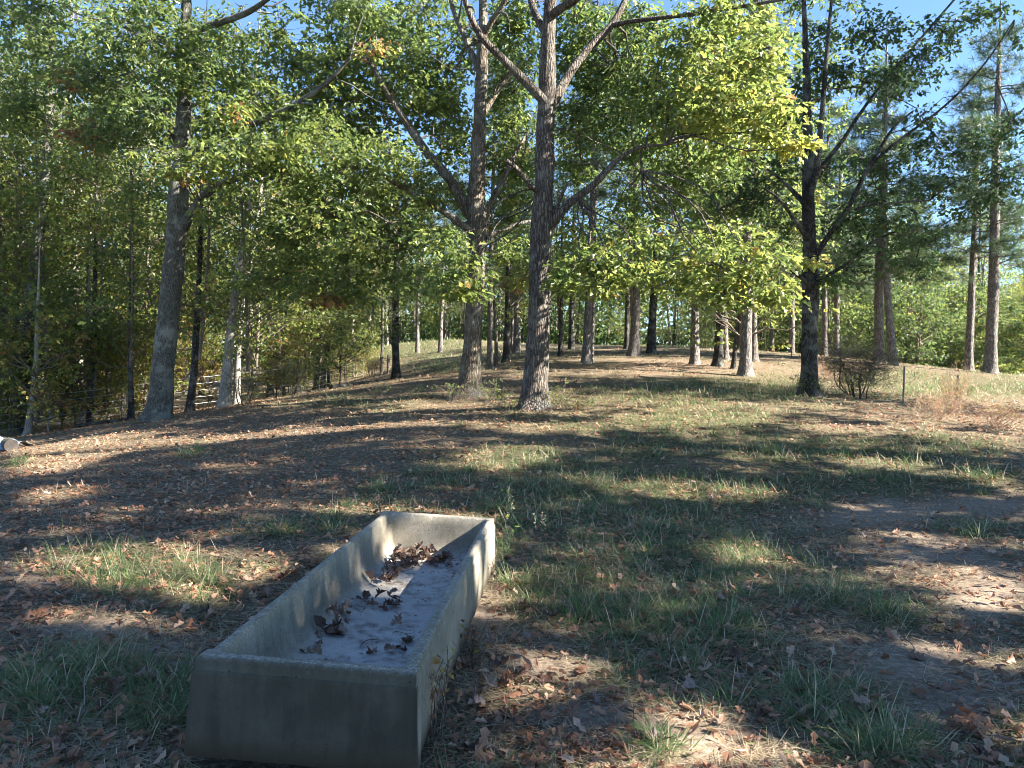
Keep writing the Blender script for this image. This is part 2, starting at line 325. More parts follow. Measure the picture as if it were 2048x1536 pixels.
def concrete_mat():
    m, t, out = mat('weathered_concrete'); L = t.links.new
    tc = N_(t, 'ShaderNodeTexCoord'); sx = N_(t, 'ShaderNodeSeparateXYZ'); L(tc.outputs['Object'], sx.inputs[0])
    big = N_(t, 'ShaderNodeTexNoise', i_Scale=3.5, i_Detail=6.0, i_Roughness=.65); fine = N_(t, 'ShaderNodeTexNoise', i_Scale=150.0, i_Detail=4.0, i_Roughness=.8)
    ag = N_(t, 'ShaderNodeTexVoronoi', i_Scale=120.0); pit = N_(t, 'ShaderNodeTexVoronoi', i_Scale=38.0)
    for n in (big, fine, ag, pit): L(tc.outputs['Object'], n.inputs[0])
    base = ramp(t, [(.3, (.155, .136, .098)), (.5, (.25, .222, .168)), (.7, (.345, .312, .245))]); L(big.outputs[0], base.inputs[0])
    fr = ramp(t, [(.3, (.72, .72, .72)), (.5, (1, 1, 1)), (.72, (1.28, 1.26, 1.2))]); L(fine.outputs[0], fr.inputs[0])
    mu = N_(t, 'ShaderNodeMixRGB', blend_type='MULTIPLY'); mu.inputs[0].default_value = .8; L(base.outputs[0], mu.inputs[1]); L(fr.outputs[0], mu.inputs[2])
    # exposed aggregate: single dark and pale stones, stronger on the rim where the skin has worn off
    sepc = N_(t, 'ShaderNodeSeparateColor'); L(ag.outputs['Color'], sepc.inputs[0])
    agr = ramp(t, [(0, (.07, .06, .05)), (.12, (.10, .09, .08)), (.16, (.27, .242, .19)), (.80, (.28, .265, .235)), (.86, (.52, .50, .46)), (1, (.6, .58, .53))]); L(sepc.outputs[0], agr.inputs[0])
    rim = N_(t, 'ShaderNodeMapRange'); L(sx.outputs['Z'], rim.inputs[0]); rim.inputs['From Min'].default_value = .355; rim.inputs['From Max'].default_value = .385; rim.inputs['To Min'].default_value = .12; rim.inputs['To Max'].default_value = .42
    m2 = N_(t, 'ShaderNodeMixRGB'); L(rim.outputs[0], m2.inputs[0]); L(mu.outputs[0], m2.inputs[1]); L(agr.outputs[0], m2.inputs[2])
    # green-brown weather film plus painted-in shade, full strength on the near end only
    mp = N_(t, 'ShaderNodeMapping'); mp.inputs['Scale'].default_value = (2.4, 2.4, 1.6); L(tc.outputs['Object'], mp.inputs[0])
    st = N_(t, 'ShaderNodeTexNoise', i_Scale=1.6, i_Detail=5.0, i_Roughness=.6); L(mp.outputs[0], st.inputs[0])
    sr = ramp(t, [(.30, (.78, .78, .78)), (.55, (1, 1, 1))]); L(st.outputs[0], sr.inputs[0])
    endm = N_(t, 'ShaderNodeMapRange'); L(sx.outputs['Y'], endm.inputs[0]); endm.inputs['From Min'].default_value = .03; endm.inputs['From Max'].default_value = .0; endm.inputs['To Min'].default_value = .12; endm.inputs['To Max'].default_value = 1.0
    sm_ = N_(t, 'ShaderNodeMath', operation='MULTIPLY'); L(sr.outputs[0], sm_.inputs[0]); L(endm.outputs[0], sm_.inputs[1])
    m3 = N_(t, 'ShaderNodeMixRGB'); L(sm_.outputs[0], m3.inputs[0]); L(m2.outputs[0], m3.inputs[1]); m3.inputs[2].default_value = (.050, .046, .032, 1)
    mp2 = N_(t, 'ShaderNodeMapping'); mp2.inputs['Scale'].default_value = (16, 16, 1.3); L(tc.outputs['Object'], mp2.inputs[0])
    wr = N_(t, 'ShaderNodeTexNoise', i_Scale=1.5, i_Detail=4.0, i_Roughness=.6); L(mp2.outputs[0], wr.inputs[0])
    wrr = ramp(t, [(.36, (.60, .585, .55)), (.5, (1, 1, 1)), (.64, (1.16, 1.15, 1.12))]); L(wr.outputs[0], wrr.inputs[0])
    m3b = N_(t, 'ShaderNodeMixRGB', blend_type='MULTIPLY'); m3b.inputs[0].default_value = .35; L(m3.outputs[0], m3b.inputs[1]); L(wrr.outputs[0], m3b.inputs[2])
    # air holes in the cast face
    ah = N_(t, 'ShaderNodeTexVoronoi', i_Scale=55.0); L(tc.outputs['Object'], ah.inputs[0]); ahc = N_(t, 'ShaderNodeSeparateColor'); L(ah.outputs['Color'], ahc.inputs[0])
    ahs = N_(t, 'ShaderNodeMath', operation='MULTIPLY_ADD'); L(ahc.outputs[1], ahs.inputs[0]); ahs.inputs[1].default_value = -.9; L(ah.outputs['Distance'], ahs.inputs[2])
    ahr = ramp(t, [(.0, (.3, .29, .26)), (.03, (1, 1, 1))]); aa_ = N_(t, 'ShaderNodeMath', operation='ADD'); aa_.inputs[1].default_value = .62; L(ahs.outputs[0], aa_.inputs[0]); L(aa_.outputs[0], ahr.inputs[0])
    m3c = N_(t, 'ShaderNodeMixRGB', blend_type='MULTIPLY'); m3c.inputs[0].default_value = .8; L(m3b.outputs[0], m3c.inputs[1]); L(ahr.outputs[0], m3c.inputs[2])
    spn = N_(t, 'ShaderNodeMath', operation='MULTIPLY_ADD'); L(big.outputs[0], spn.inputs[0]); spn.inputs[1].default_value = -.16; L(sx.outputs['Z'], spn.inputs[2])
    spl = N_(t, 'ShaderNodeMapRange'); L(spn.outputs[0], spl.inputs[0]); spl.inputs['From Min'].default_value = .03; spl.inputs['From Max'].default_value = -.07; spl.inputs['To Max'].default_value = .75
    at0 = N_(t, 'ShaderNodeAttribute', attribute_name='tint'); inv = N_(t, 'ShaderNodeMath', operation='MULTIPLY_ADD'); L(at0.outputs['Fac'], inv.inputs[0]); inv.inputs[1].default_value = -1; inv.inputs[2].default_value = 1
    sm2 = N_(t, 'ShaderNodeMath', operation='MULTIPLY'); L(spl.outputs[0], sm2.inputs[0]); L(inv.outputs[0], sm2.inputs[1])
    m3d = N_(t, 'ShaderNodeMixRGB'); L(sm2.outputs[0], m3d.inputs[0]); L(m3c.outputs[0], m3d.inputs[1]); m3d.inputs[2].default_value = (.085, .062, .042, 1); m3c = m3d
    # pale mineral crust on the basin floor and its cove
    crn = N_(t, 'ShaderNodeMath', operation='MULTIPLY_ADD'); L(big.outputs[0], crn.inputs[0]); crn.inputs[1].default_value = .16; L(sx.outputs['Z'], crn.inputs[2])
    cr = N_(t, 'ShaderNodeMapRange'); L(crn.outputs[0], cr.inputs[0]); cr.inputs['From Min'].default_value = .245; cr.inputs['From Max'].default_value = .165
    geo_ = N_(t, 'ShaderNodeNewGeometry'); at_ = N_(t, 'ShaderNodeAttribute', attribute_name='tint')
    cm = N_(t, 'ShaderNodeMath', operation='MULTIPLY'); L(cr.outputs[0], cm.inputs[0]); L(at_.outputs['Fac'], cm.inputs[1])
    crc0 = ramp(t, [(.36, (.17, .16, .155)), (.43, (.43, .41, .385)), (.7, (.56, .54, .50))]); L(fine.outputs[0], crc0.inputs[0])
    dn = N_(t, 'ShaderNodeTexNoise', i_Scale=7.0, i_Detail=7.0, i_Roughness=.7); L(tc.outputs['Object'], dn.inputs[0]); dr = ramp(t, [(.36, (.36, .33, .30)), (.5, (.85, .84, .82)), (.62, (1, 1, 1))]); L(dn.outputs[0], dr.inputs[0])
    crc = N_(t, 'ShaderNodeMixRGB', blend_type='MULTIPLY'); crc.inputs[0].default_value = 1; L(crc0.outputs[0], crc.inputs[1]); L(dr.outputs[0], crc.inputs[2])
    m4 = N_(t, 'ShaderNodeMixRGB'); L(cm.outputs[0], m4.inputs[0]); L(m3c.outputs[0], m4.inputs[1]); L(crc.outputs[0], m4.inputs[2])
    p = N_(t, 'ShaderNodeBsdfPrincipled'); p.inputs['Roughness'].default_value = .92; p.inputs['Specular IOR Level'].default_value = .25
    L(m4.outputs[0], p.inputs['Base Color'])
    pr = ramp(t, [(.0, (0, 0, 0)), (.16, (1, 1, 1))]); L(pit.outputs['Distance'], pr.inputs[0])
    hm = N_(t, 'ShaderNodeMath', operation='MULTIPLY_ADD'); L(fine.outputs[0], hm.inputs[0]); hm.inputs[1].default_value = .9; L(pr.outputs[0], hm.inputs[2])
    b = N_(t, 'ShaderNodeBump'); b.inputs['Strength'].default_value = .55; b.inputs['Distance'].default_value = .006
    L(hm.outputs[0], b.inputs['Height']); L(b.outputs[0], p.inputs['Normal']); L(p.outputs[0], out.inputs[0])
    return m
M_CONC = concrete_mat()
def plain(name, col, rough=.6, metal=0.0, var=.35, scale=30):
    m, t, out = mat(name); L = t.links.new
    tc = N_(t, 'ShaderNodeTexCoord'); n = N_(t, 'ShaderNodeTexNoise', i_Scale=float(scale), i_Detail=5.0); L(tc.outputs['Object'], n.inputs[0])
    a = np.array(col)
    r = ramp(t, [(.3, tuple(a * (1 - var))), (.7, tuple(np.minimum(a * (1 + var), .9)))]); L(n.outputs[0], r.inputs[0])
    p = N_(t, 'ShaderNodeBsdfPrincipled'); p.inputs['Roughness'].default_value = rough; p.inputs['Metallic'].default_value = metal
    L(r.outputs[0], p.inputs['Base Color']); L(p.outputs[0], out.inputs[0]); return m
M_STEEL = plain('galvanised_steel', (.55, .56, .57), .45, .8)
M_GREENPOST = plain('painted_steel_post', (.26, .29, .26), .6, .1)
M_DARKPOST = plain('dark_steel_post', (.035, .04, .038), .6, .2)
M_SHEET = plain('weathered_sheet', (.30, .32, .35), .4, .35, .2, 8)
M_CUT = plain('cut_wood', (.085, .072, .062), .85, 0, .25, 40)

# ------------------------------------------------------------------ where the ground is green, brown, bare or sunlit (seen from the gate)
def blobs(uv, lst):
    v = np.zeros(len(uv))
    for px, py, rx, ry in lst:
        v = np.maximum(v, np.exp(-(((uv[:, 0] - px) / rx) ** 2 + ((uv[:, 1] - py) / ry) ** 2)))
    return v
GREEN = [(820, 702, 150, 22), (900, 735, 90, 12), (1120, 850, 150, 20), (1380, 850, 180, 20), (1040, 920, 110, 34), (1130, 985, 170, 60), (1330, 1010, 170, 50), (900, 960, 90, 26), (560, 1062, 70, 24), (655, 1047, 30, 16), (760, 985, 70, 26), (300, 1150, 140, 40), (400, 1170, 60, 40),
         (1500, 1120, 110, 40), (1300, 1110, 120, 40), (1460, 1265, 70, 34), (1700, 1440, 100, 40), (1640, 1400, 60, 30), (1240, 1230, 90, 40), (1100, 1180, 90, 60), (1800, 1230, 60, 30), (250, 1340, 120, 40), (330, 1430, 60, 50),
         (1560, 900, 180, 30), (1830, 900, 160, 26), (1750, 960, 160, 40), (1280, 905, 120, 24), (1500, 780, 160, 22), (1350, 790, 130, 16), (700, 810, 120, 12), (1780, 760, 90, 14), (1920, 775, 130, 16), (850, 690, 120, 16), (1650, 1190, 90, 30), (100, 1390, 90, 40), (390, 905, 30, 14), (40, 930, 30, 14), (1950, 1060, 60, 22), (1000, 1060, 50, 60), (1300, 1500, 60, 20), (1950, 960, 60, 26), (1760, 1500, 90, 30)]
BROWN = [(450, 860, 420, 50), (300, 960, 420, 60), (1060, 850, 150, 26), (1000, 770, 160, 20), (150, 1050, 200, 30), (1380, 735, 200, 18), (60, 1200, 120, 60), (1650, 740, 80, 20), (1750, 850, 120, 30), (1980, 850, 120, 40)]
BARE = [(1880, 1100, 130, 36), (1990, 1180, 110, 60), (1760, 1030, 120, 26), (1820, 1330, 130, 50), (1350, 1490, 130, 60), (1100, 1330, 90, 30), (60, 1160, 70, 20), (200, 1260, 120, 20), (330, 1300, 90, 30), (1180, 1440, 120, 40), (960, 1230, 40, 50), (1980, 1010, 100, 26), (1900, 1400, 120, 60)]
def cover(x, y):
    P = np.stack([x, y, terrain(x, y)], -1); uv, fw = proj(P)
    uv = np.where((fw > .5)[:, None], uv, 9999)
    nz = fbm(x * .9 + 40, y * .9 + 10); nf = fbm(x * 3.1 + 4, y * 3.1 + 70, 3)
    g = .28 + .35 * np.clip((uv[:, 0] - 900) / 500, 0, .6) + (nz - .5) * 1.3 + (nf - .5) * .9
    g = g + 1.0 * blobs(uv, GREEN) - .65 * blobs(uv, BROWN) - 1.1 * blobs(uv, BARE)
    return np.clip(g, 0, 1), np.clip(blobs(uv, BARE) * 1.2 + (nf - .6), 0, 1), np.clip(.45 + .55 * blobs(uv, BROWN) + (nz - .5), 0, 1)
LIT = [[(0, 1110), (120, 1085), (330, 1085), (470, 1100), (560, 1125), (480, 1195), (390, 1262), (260, 1245), (120, 1250), (0, 1210)],
       [(0, 905), (330, 845), (560, 800), (760, 795), (1000, 815), (1300, 830), (1560, 835), (1500, 852), (1050, 868), (860, 852), (620, 868), (430, 890), (240, 905), (110, 950), (0, 960)],
       [(0, 985), (150, 960), (180, 990), (0, 1020)],
       [(900, 905), (1010, 890), (1130, 900), (1080, 935), (930, 945), (850, 950)],
       [(700, 1010), (985, 1020), (985, 1150), (960, 1225), (840, 1240), (700, 1262), (430, 1270), (560, 1150), (640, 1090)],
       [(1170, 965), (1360, 960), (1560, 985), (1500, 1014), (1300, 1008), (1180, 1005)],
       [(1350, 1085), (1500, 1080), (1590, 1125), (1420, 1140)],
       [(1740, 1120), (2060, 1145), (2060, 1235), (1900, 1210), (1760, 1165)],
       [(950, 1260), (1120, 1260), (1220, 1320), (1100, 1390), (1010, 1450), (900, 1450)],
       [(1280, 1400), (1470, 1430), (1590, 1480), (1700, 1575), (1000, 1575), (1180, 1470)],
       [(1840, 1440), (1960, 1450), (2060, 1490), (2060, 1530), (1900, 1490)],
       [(1560, 845), (1800, 850), (2048, 880), (2048, 900), (1800, 872), (1560, 862)],
       [(1620, 905), (1760, 915), (1960, 950), (2048, 965), (2048, 985), (1850, 960), (1640, 925)],
       [(1850, 1465), (1700, 1480), (1760, 1500)], [(600, 1015), (690, 1000), (740, 1010), (640, 1035)]]
def in_poly(uv, poly):
    x, y = uv[:, 0], uv[:, 1]; c = np.zeros(len(uv), bool); j = len(poly) - 1
    for i in range(len(poly)):
        (xi, yi), (xj, yj) = poly[i], poly[j]
        c ^= ((yi > y) != (yj > y)) & (x < (xj - xi) * (y - yi) / (yj - yi + 1e-9) + xi); j = i
    return c
def gap_keep(P, prob=.96, fleck=.5):
    """crown gaps: leaves whose shade would fall on the sunlit patches of the clearing are missing"""
    G = P.copy()
    for _ in range(4):
        G = P - SUN * ((P[:, 2] - terrain(G[:, 0], G[:, 1])) / SUN[2])[:, None]
    uv, fw = proj(np.c_[G[:, :2], terrain(G[:, 0], G[:, 1])])
    lit = np.zeros(len(P), bool)
    for k, p in enumerate(LIT):
        q = in_poly(uv, p)
        if k == 4: q &= fbm(G[:, 1] * 3.2, G[:, 0] * .7 + 3, 2) > .33
        lit |= q
    lit &= fw > .3
    nz = (fbm(G[:, 0] * 1.5, G[:, 1] * 2.6, 3) > .55) | (fbm(G[:, 0] * 3.4 + 9, G[:, 1] * 5.1 + 3, 2) > .64)
    nz &= ~in_poly(uv, [(-300, 1262), (380, 1262), (480, 1200), (640, 1150), (960, 1190), (935, 1620), (-300, 1620)])
    r = np.random.default_rng(5).random(len(P))
    return ~((lit & (r < prob)) | (nz & (r < fleck)))

# ------------------------------------------------------------------ the ground sheet
def axis(lo, hi, n, p=2.4, c=0.0):
    u = np.linspace(-1, 1, n)
    return c + np.where(u < 0, -(np.abs(u) ** p) * (c - lo), (np.abs(u) ** p) * (hi - c))
gx = axis(-260, 260, 321, 3.0); gy = axis(-60, 420, 361, 2.8, 5.0)
GX, GY = np.meshgrid(gx, gy); GZ = terrain(GX, GY)
near = np.exp(-((GX / 25) ** 2 + ((GY - 8) / 25) ** 2))
GZ = GZ + near * ((fbm(GX * 1.3, GY * 1.3) - .5) * .10 + (fbm(GX * 5, GY * 5, 3) - .5) * .035)
GZ -= .05 * np.exp(-(((GX + .75) / .6) ** 2 + ((GY - 3.0) / .45) ** 2))          # hollow under the near end of the trough
def gz(x, y):                                                                  # the sheet's own height, bilinear
    x = np.asarray(x, float); y = np.asarray(y, float)
    i = np.clip(np.searchsorted(gx, x) - 1, 0, len(gx) - 2); j = np.clip(np.searchsorted(gy, y) - 1, 0, len(gy) - 2)
    u = (x - gx[i]) / (gx[i + 1] - gx[i]); v = (y - gy[j]) / (gy[j + 1] - gy[j])
    return (GZ[j, i] * (1 - u) + GZ[j, i + 1] * u) * (1 - v) + (GZ[j + 1, i] * (1 - u) + GZ[j + 1, i + 1] * u) * v
nx, ny = len(gx), len(gy)
ii, jj = np.meshgrid(np.arange(nx - 1), np.arange(ny - 1))
q = np.stack([jj * nx + ii, jj * nx + ii + 1, (jj + 1) * nx + ii + 1, (jj + 1) * nx + ii], -1).reshape(-1, 4)
gme = make_mesh('ground', np.stack([GX, GY, GZ], -1).reshape(-1, 3), [q], M_GROUND, smooth=True)
ga = gme.attributes.new('green', 'FLOAT', 'POINT')
gg, gb, gw = cover(GX.ravel(), GY.ravel())
ga.data.foreach_set('value', np.clip(gg * .75, 0, .75).astype(np.float32))
gba = gme.attributes.new('bare', 'FLOAT', 'POINT'); gba.data.foreach_set('value', np.clip(gb * 1.1, 0, .9).astype(np.float32))
tag(link('ground', gme), 'grassy leaf-strewn woodland clearing floor', 'ground', kind='structure')

# ------------------------------------------------------------------ trees
def traced(path, d, m=None, dz=0.0, drift=0.0):
    """pixel polyline (x, y, width) at depth d (a number, or one per point) -> 3D points and radii"""
    p = np.array([(a[0], a[1]) for a in path], float); w = np.array([a[2] for a in path], float)
    dd = np.broadcast_to(np.asarray(d, float), (len(p),)) + np.linspace(0, drift, len(p))
    P = at(p[:, 0], p[:, 1], dd); r = w * dd / FPX / 2
    if m:
        Q = resample(np.c_[P, r], m); return Q[:, :3], Q[:, 3]
    return P, r
def foot(px, py, d):
    p = at(px, py, d); p[2] = float(gz(p[0], p[1])); return p
def trunk_geo(path, d, height=None, sides=20, rough=.05, flare=.5, seed=1):
    P, r = traced(path, d)
    b = P[0].copy(); b[2] = float(gz(b[0], b[1])) - .06; P[0] = b
    if height:
        top = P[-1]; dirv = norm(P[-1] - P[-2]); n = 5
        L = max(height - (top[2] - b[2]), .5)
        for k in range(1, n + 1):
            P = np.r_[P, [top + (dirv * .35 + np.array([0, 0, .7])) * L * k / n]]; r = np.r_[r, r[len(path) - 1] * (1 - .85 * k / n)]
    L = np.linalg.norm(np.diff(P, axis=0), axis=1).sum()
    Q = resample(np.c_[P, r], int(max(24, L * 7)))
    g = Geo(); tube(g, Q[:, :3], np.maximum(Q[:, 3], .01), sides, rough, flare, seed)
    return g, Q[:, :3], Q[:, 3], b
def nearest(nodes, c, below=.3):
    D = nodes - c; cost = np.linalg.norm(D, axis=1) + np.maximum(D[:, 2], 0) * .6
    return nodes[np.argmin(cost)]
HOLES = [(367, 235, 24, 56), (354, 425, 26, 70), (330, 560, 30, 60), (1700, 225, 46, 40), (1990, 150, 50, 85), (1915, 215, 40, 50), (1750, 250, 40, 25), (590, 60, 20, 22), (1640, 20, 16, 30), (890, 440, 24, 12), (1200, 385, 34, 22), (1260, 360, 20, 18), (500, 40, 26, 26), (1900, 515, 24, 40), (1560, 15, 12, 16), (40, 60, 16, 16), (130, 70, 14, 20), (960, 30, 16, 30)]
def not_hole(P, prob=.93, seed=9):
    uv, fw = proj(P); h = np.zeros(len(P))
    for px, py, rx, ry in HOLES: h = np.maximum(h, ((uv[:, 0] - px) / rx) ** 2 + ((uv[:, 1] - py) / ry) ** 2 < 1)
    return ~((h > 0) & (np.random.default_rng(seed).random(len(P)) < prob))
def big_tree(name, label, cat, bark, path, d, limbs, foliage, height, seed, top_clumps=14, leaf=.145, group=None, top_tint=.35, flare=.5, dens=1.0, bias=0.0):
    rng = np.random.default_rng(seed)
    g, P, r, base = trunk_geo(path, d, height, 26, .05, flare, seed)
    root = thing(name, label, cat, base, group)
    link('trunk', g.mesh('trunk', bark, base), root)
    nodes = [P[int(len(P) * .3):]]
    for k, (nm, lp, off, drift) in enumerate(limbs):
        lp3, lr = traced(lp, d + off, 26, drift=drift)
        gl = Geo(); tube(gl, lp3, np.maximum(lr, .006), 12, .06, 0, seed + k)
        if nm == 'limb':
            # a few side branches taper off the limb
            n = max(3, int(len(lp3) / 6)); idx = rng.integers(8, len(lp3), n)
            p0 = lp3[idx]; dr = norm(np.gradient(lp3, axis=0)[idx] + rng.normal(0, .55, (n, 3)))
            p1 = p0 + dr * rng.uniform(.6, 1.6, (n, 1)); twigs(gl, p0, p1, lr[idx] * .45, .006, .1, seed + k, 0, 5)
            nodes += [lp3[8:], p1]
        link(nm, gl.mesh(nm, bark, base), root)
    nodes = np.concatenate(nodes)
    gc = Geo()
    # clumps of foliage hung on branches from the nearest limb
    cl = []
    for f in foliage:
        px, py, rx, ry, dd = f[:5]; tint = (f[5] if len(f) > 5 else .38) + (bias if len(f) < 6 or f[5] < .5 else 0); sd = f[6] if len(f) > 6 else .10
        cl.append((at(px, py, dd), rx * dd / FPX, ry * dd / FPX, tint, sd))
    ztop = base[2] + height
    vis = at(1024, 0, d)[2]
    for k in range(top_clumps):
        a = rng.uniform(0, 2 * np.pi); h = rng.uniform(vis + .2, ztop + 1); rr_ = rng.uniform(.5, 3.8) * (1.1 - .5 * (h - vis) / (ztop - vis + 1))
        cxy = P[np.argmin(np.abs(P[:, 2] - h))][:2]
        cl.append((np.array([cxy[0] + rr_ * np.cos(a), cxy[1] + rr_ * np.sin(a), h]), 1.2, .8, top_tint, .1))
    for k, (c, rx, rz, tint, sd) in enumerate(cl):
        a0 = nearest(nodes, c); twigs(gc, [a0], [c], .022, .010, .10, seed * 100 + k, 1, 5, segs=7)
        vol = rx * rz; nt_ = int(np.clip(34 * vol * 3.6 * dens, 20, 330))
        u = norm(rng.normal(0, 1, (nt_, 3))) * (rng.random((nt_, 1)) ** .45)
        C = c + u * np.array([rx, max(rx * .9, .5), rz])
        C[:, 2] -= .25 * (u[:, 0] ** 2 + u[:, 1] ** 2) * rz
        kk = not_hole(C); C = C[kk]
        if not len(C): continue
        s1 = C[rng.random(len(C)) < .55]
        mid = c + (s1 - c) * rng.uniform(.0, .35, (len(s1), 1)); twigs(gc, mid, s1, .007, .003, .12, seed * 77 + k, 1, 3, segs=3)
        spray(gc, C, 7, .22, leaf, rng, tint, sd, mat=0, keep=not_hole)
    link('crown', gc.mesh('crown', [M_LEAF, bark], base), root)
    return root, base

big_tree('oak_tree', 'tall straight oak in the middle of the clearing with spreading bare lower limbs', 'tree', M_OAK,
    [(1070, 818, 54), (1072, 760, 48), (1078, 640, 45), (1081, 520, 43), (1084, 430, 43), (1088, 370, 38), (1091, 260, 37), (1094, 190, 35), (1096, 90, 30), (1101, 0, 25), (1106, -120, 20)], 15.4,
    [('limb', [(1090, 205, 20), (1070, 182, 20), (1038, 150, 17), (1000, 112, 15), (962, 72, 14), (938, 25, 12), (925, -20, 11), (905, -90, 8)], -.1, -1.0),
     ('limb', [(1096, 225, 22), (1112, 195, 22), (1140, 145, 18), (1180, 95, 16), (1222, 52, 14), (1248, 5, 12), (1275, -70, 9)], 0, .9),
     ('limb', [(1222, 52, 9), (1255, 44, 9.5), (1320, 36, 9), (1400, 26, 8.5), (1480, 13, 7.5), (1560, 0, 6.5), (1660, -22, 5)], .6, -1.6),
     ('limb', [(1094, 462, 22), (1112, 436, 20), (1140, 405, 16), (1185, 372, 14), (1215, 340, 13), (1240, 316, 10), (1280, 294, 7), (1330, 290, 4)], 0, -.6),
     ('broken_limb', [(1076, 382, 14), (1062, 372, 13), (1046, 352, 10), (1032, 336, 9), (1012, 321, 9)], -.1, -.5),
     ('broken_limb', [(1108, 432, 8), (1117, 405, 8), (1126, 385, 7), (1135, 364, 6)], -.05, -.3),
     ('limb', [(1096, 70, 20), (1082, 50, 17), (1066, 15, 14), (1056, -40, 11), (1050, -120, 8)], 0, .8),
     ('limb', [(1100, 35, 18), (1120, 18, 16), (1150, 0, 14), (1185, -35, 10)], 0, -.8)],
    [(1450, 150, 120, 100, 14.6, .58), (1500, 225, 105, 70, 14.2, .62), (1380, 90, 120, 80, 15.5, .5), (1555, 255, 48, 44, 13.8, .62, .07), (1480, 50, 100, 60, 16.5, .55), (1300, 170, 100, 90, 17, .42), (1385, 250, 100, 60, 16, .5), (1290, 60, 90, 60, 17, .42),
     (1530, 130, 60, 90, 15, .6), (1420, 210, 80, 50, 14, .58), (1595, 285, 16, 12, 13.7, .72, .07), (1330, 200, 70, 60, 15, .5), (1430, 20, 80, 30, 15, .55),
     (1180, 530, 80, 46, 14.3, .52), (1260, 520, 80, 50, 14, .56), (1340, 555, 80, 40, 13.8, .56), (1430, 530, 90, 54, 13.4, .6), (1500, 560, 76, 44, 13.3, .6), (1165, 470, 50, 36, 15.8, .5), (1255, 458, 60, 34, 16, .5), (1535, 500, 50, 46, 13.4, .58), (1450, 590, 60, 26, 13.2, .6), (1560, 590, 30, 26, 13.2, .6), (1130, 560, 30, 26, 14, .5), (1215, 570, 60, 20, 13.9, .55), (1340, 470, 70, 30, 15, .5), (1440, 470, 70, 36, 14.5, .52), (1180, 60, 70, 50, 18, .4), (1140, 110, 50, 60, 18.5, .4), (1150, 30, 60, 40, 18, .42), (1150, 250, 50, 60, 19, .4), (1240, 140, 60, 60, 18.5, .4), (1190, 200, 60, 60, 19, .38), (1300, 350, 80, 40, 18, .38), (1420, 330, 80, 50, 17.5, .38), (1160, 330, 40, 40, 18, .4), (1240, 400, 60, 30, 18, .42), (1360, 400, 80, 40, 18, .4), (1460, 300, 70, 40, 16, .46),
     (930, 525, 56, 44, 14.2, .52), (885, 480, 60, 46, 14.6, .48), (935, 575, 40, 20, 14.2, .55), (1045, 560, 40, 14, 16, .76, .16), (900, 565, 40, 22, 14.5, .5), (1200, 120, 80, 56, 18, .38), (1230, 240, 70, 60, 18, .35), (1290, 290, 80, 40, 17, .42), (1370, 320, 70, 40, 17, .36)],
    15, 21, 4, dens=1.05, flare=.62)
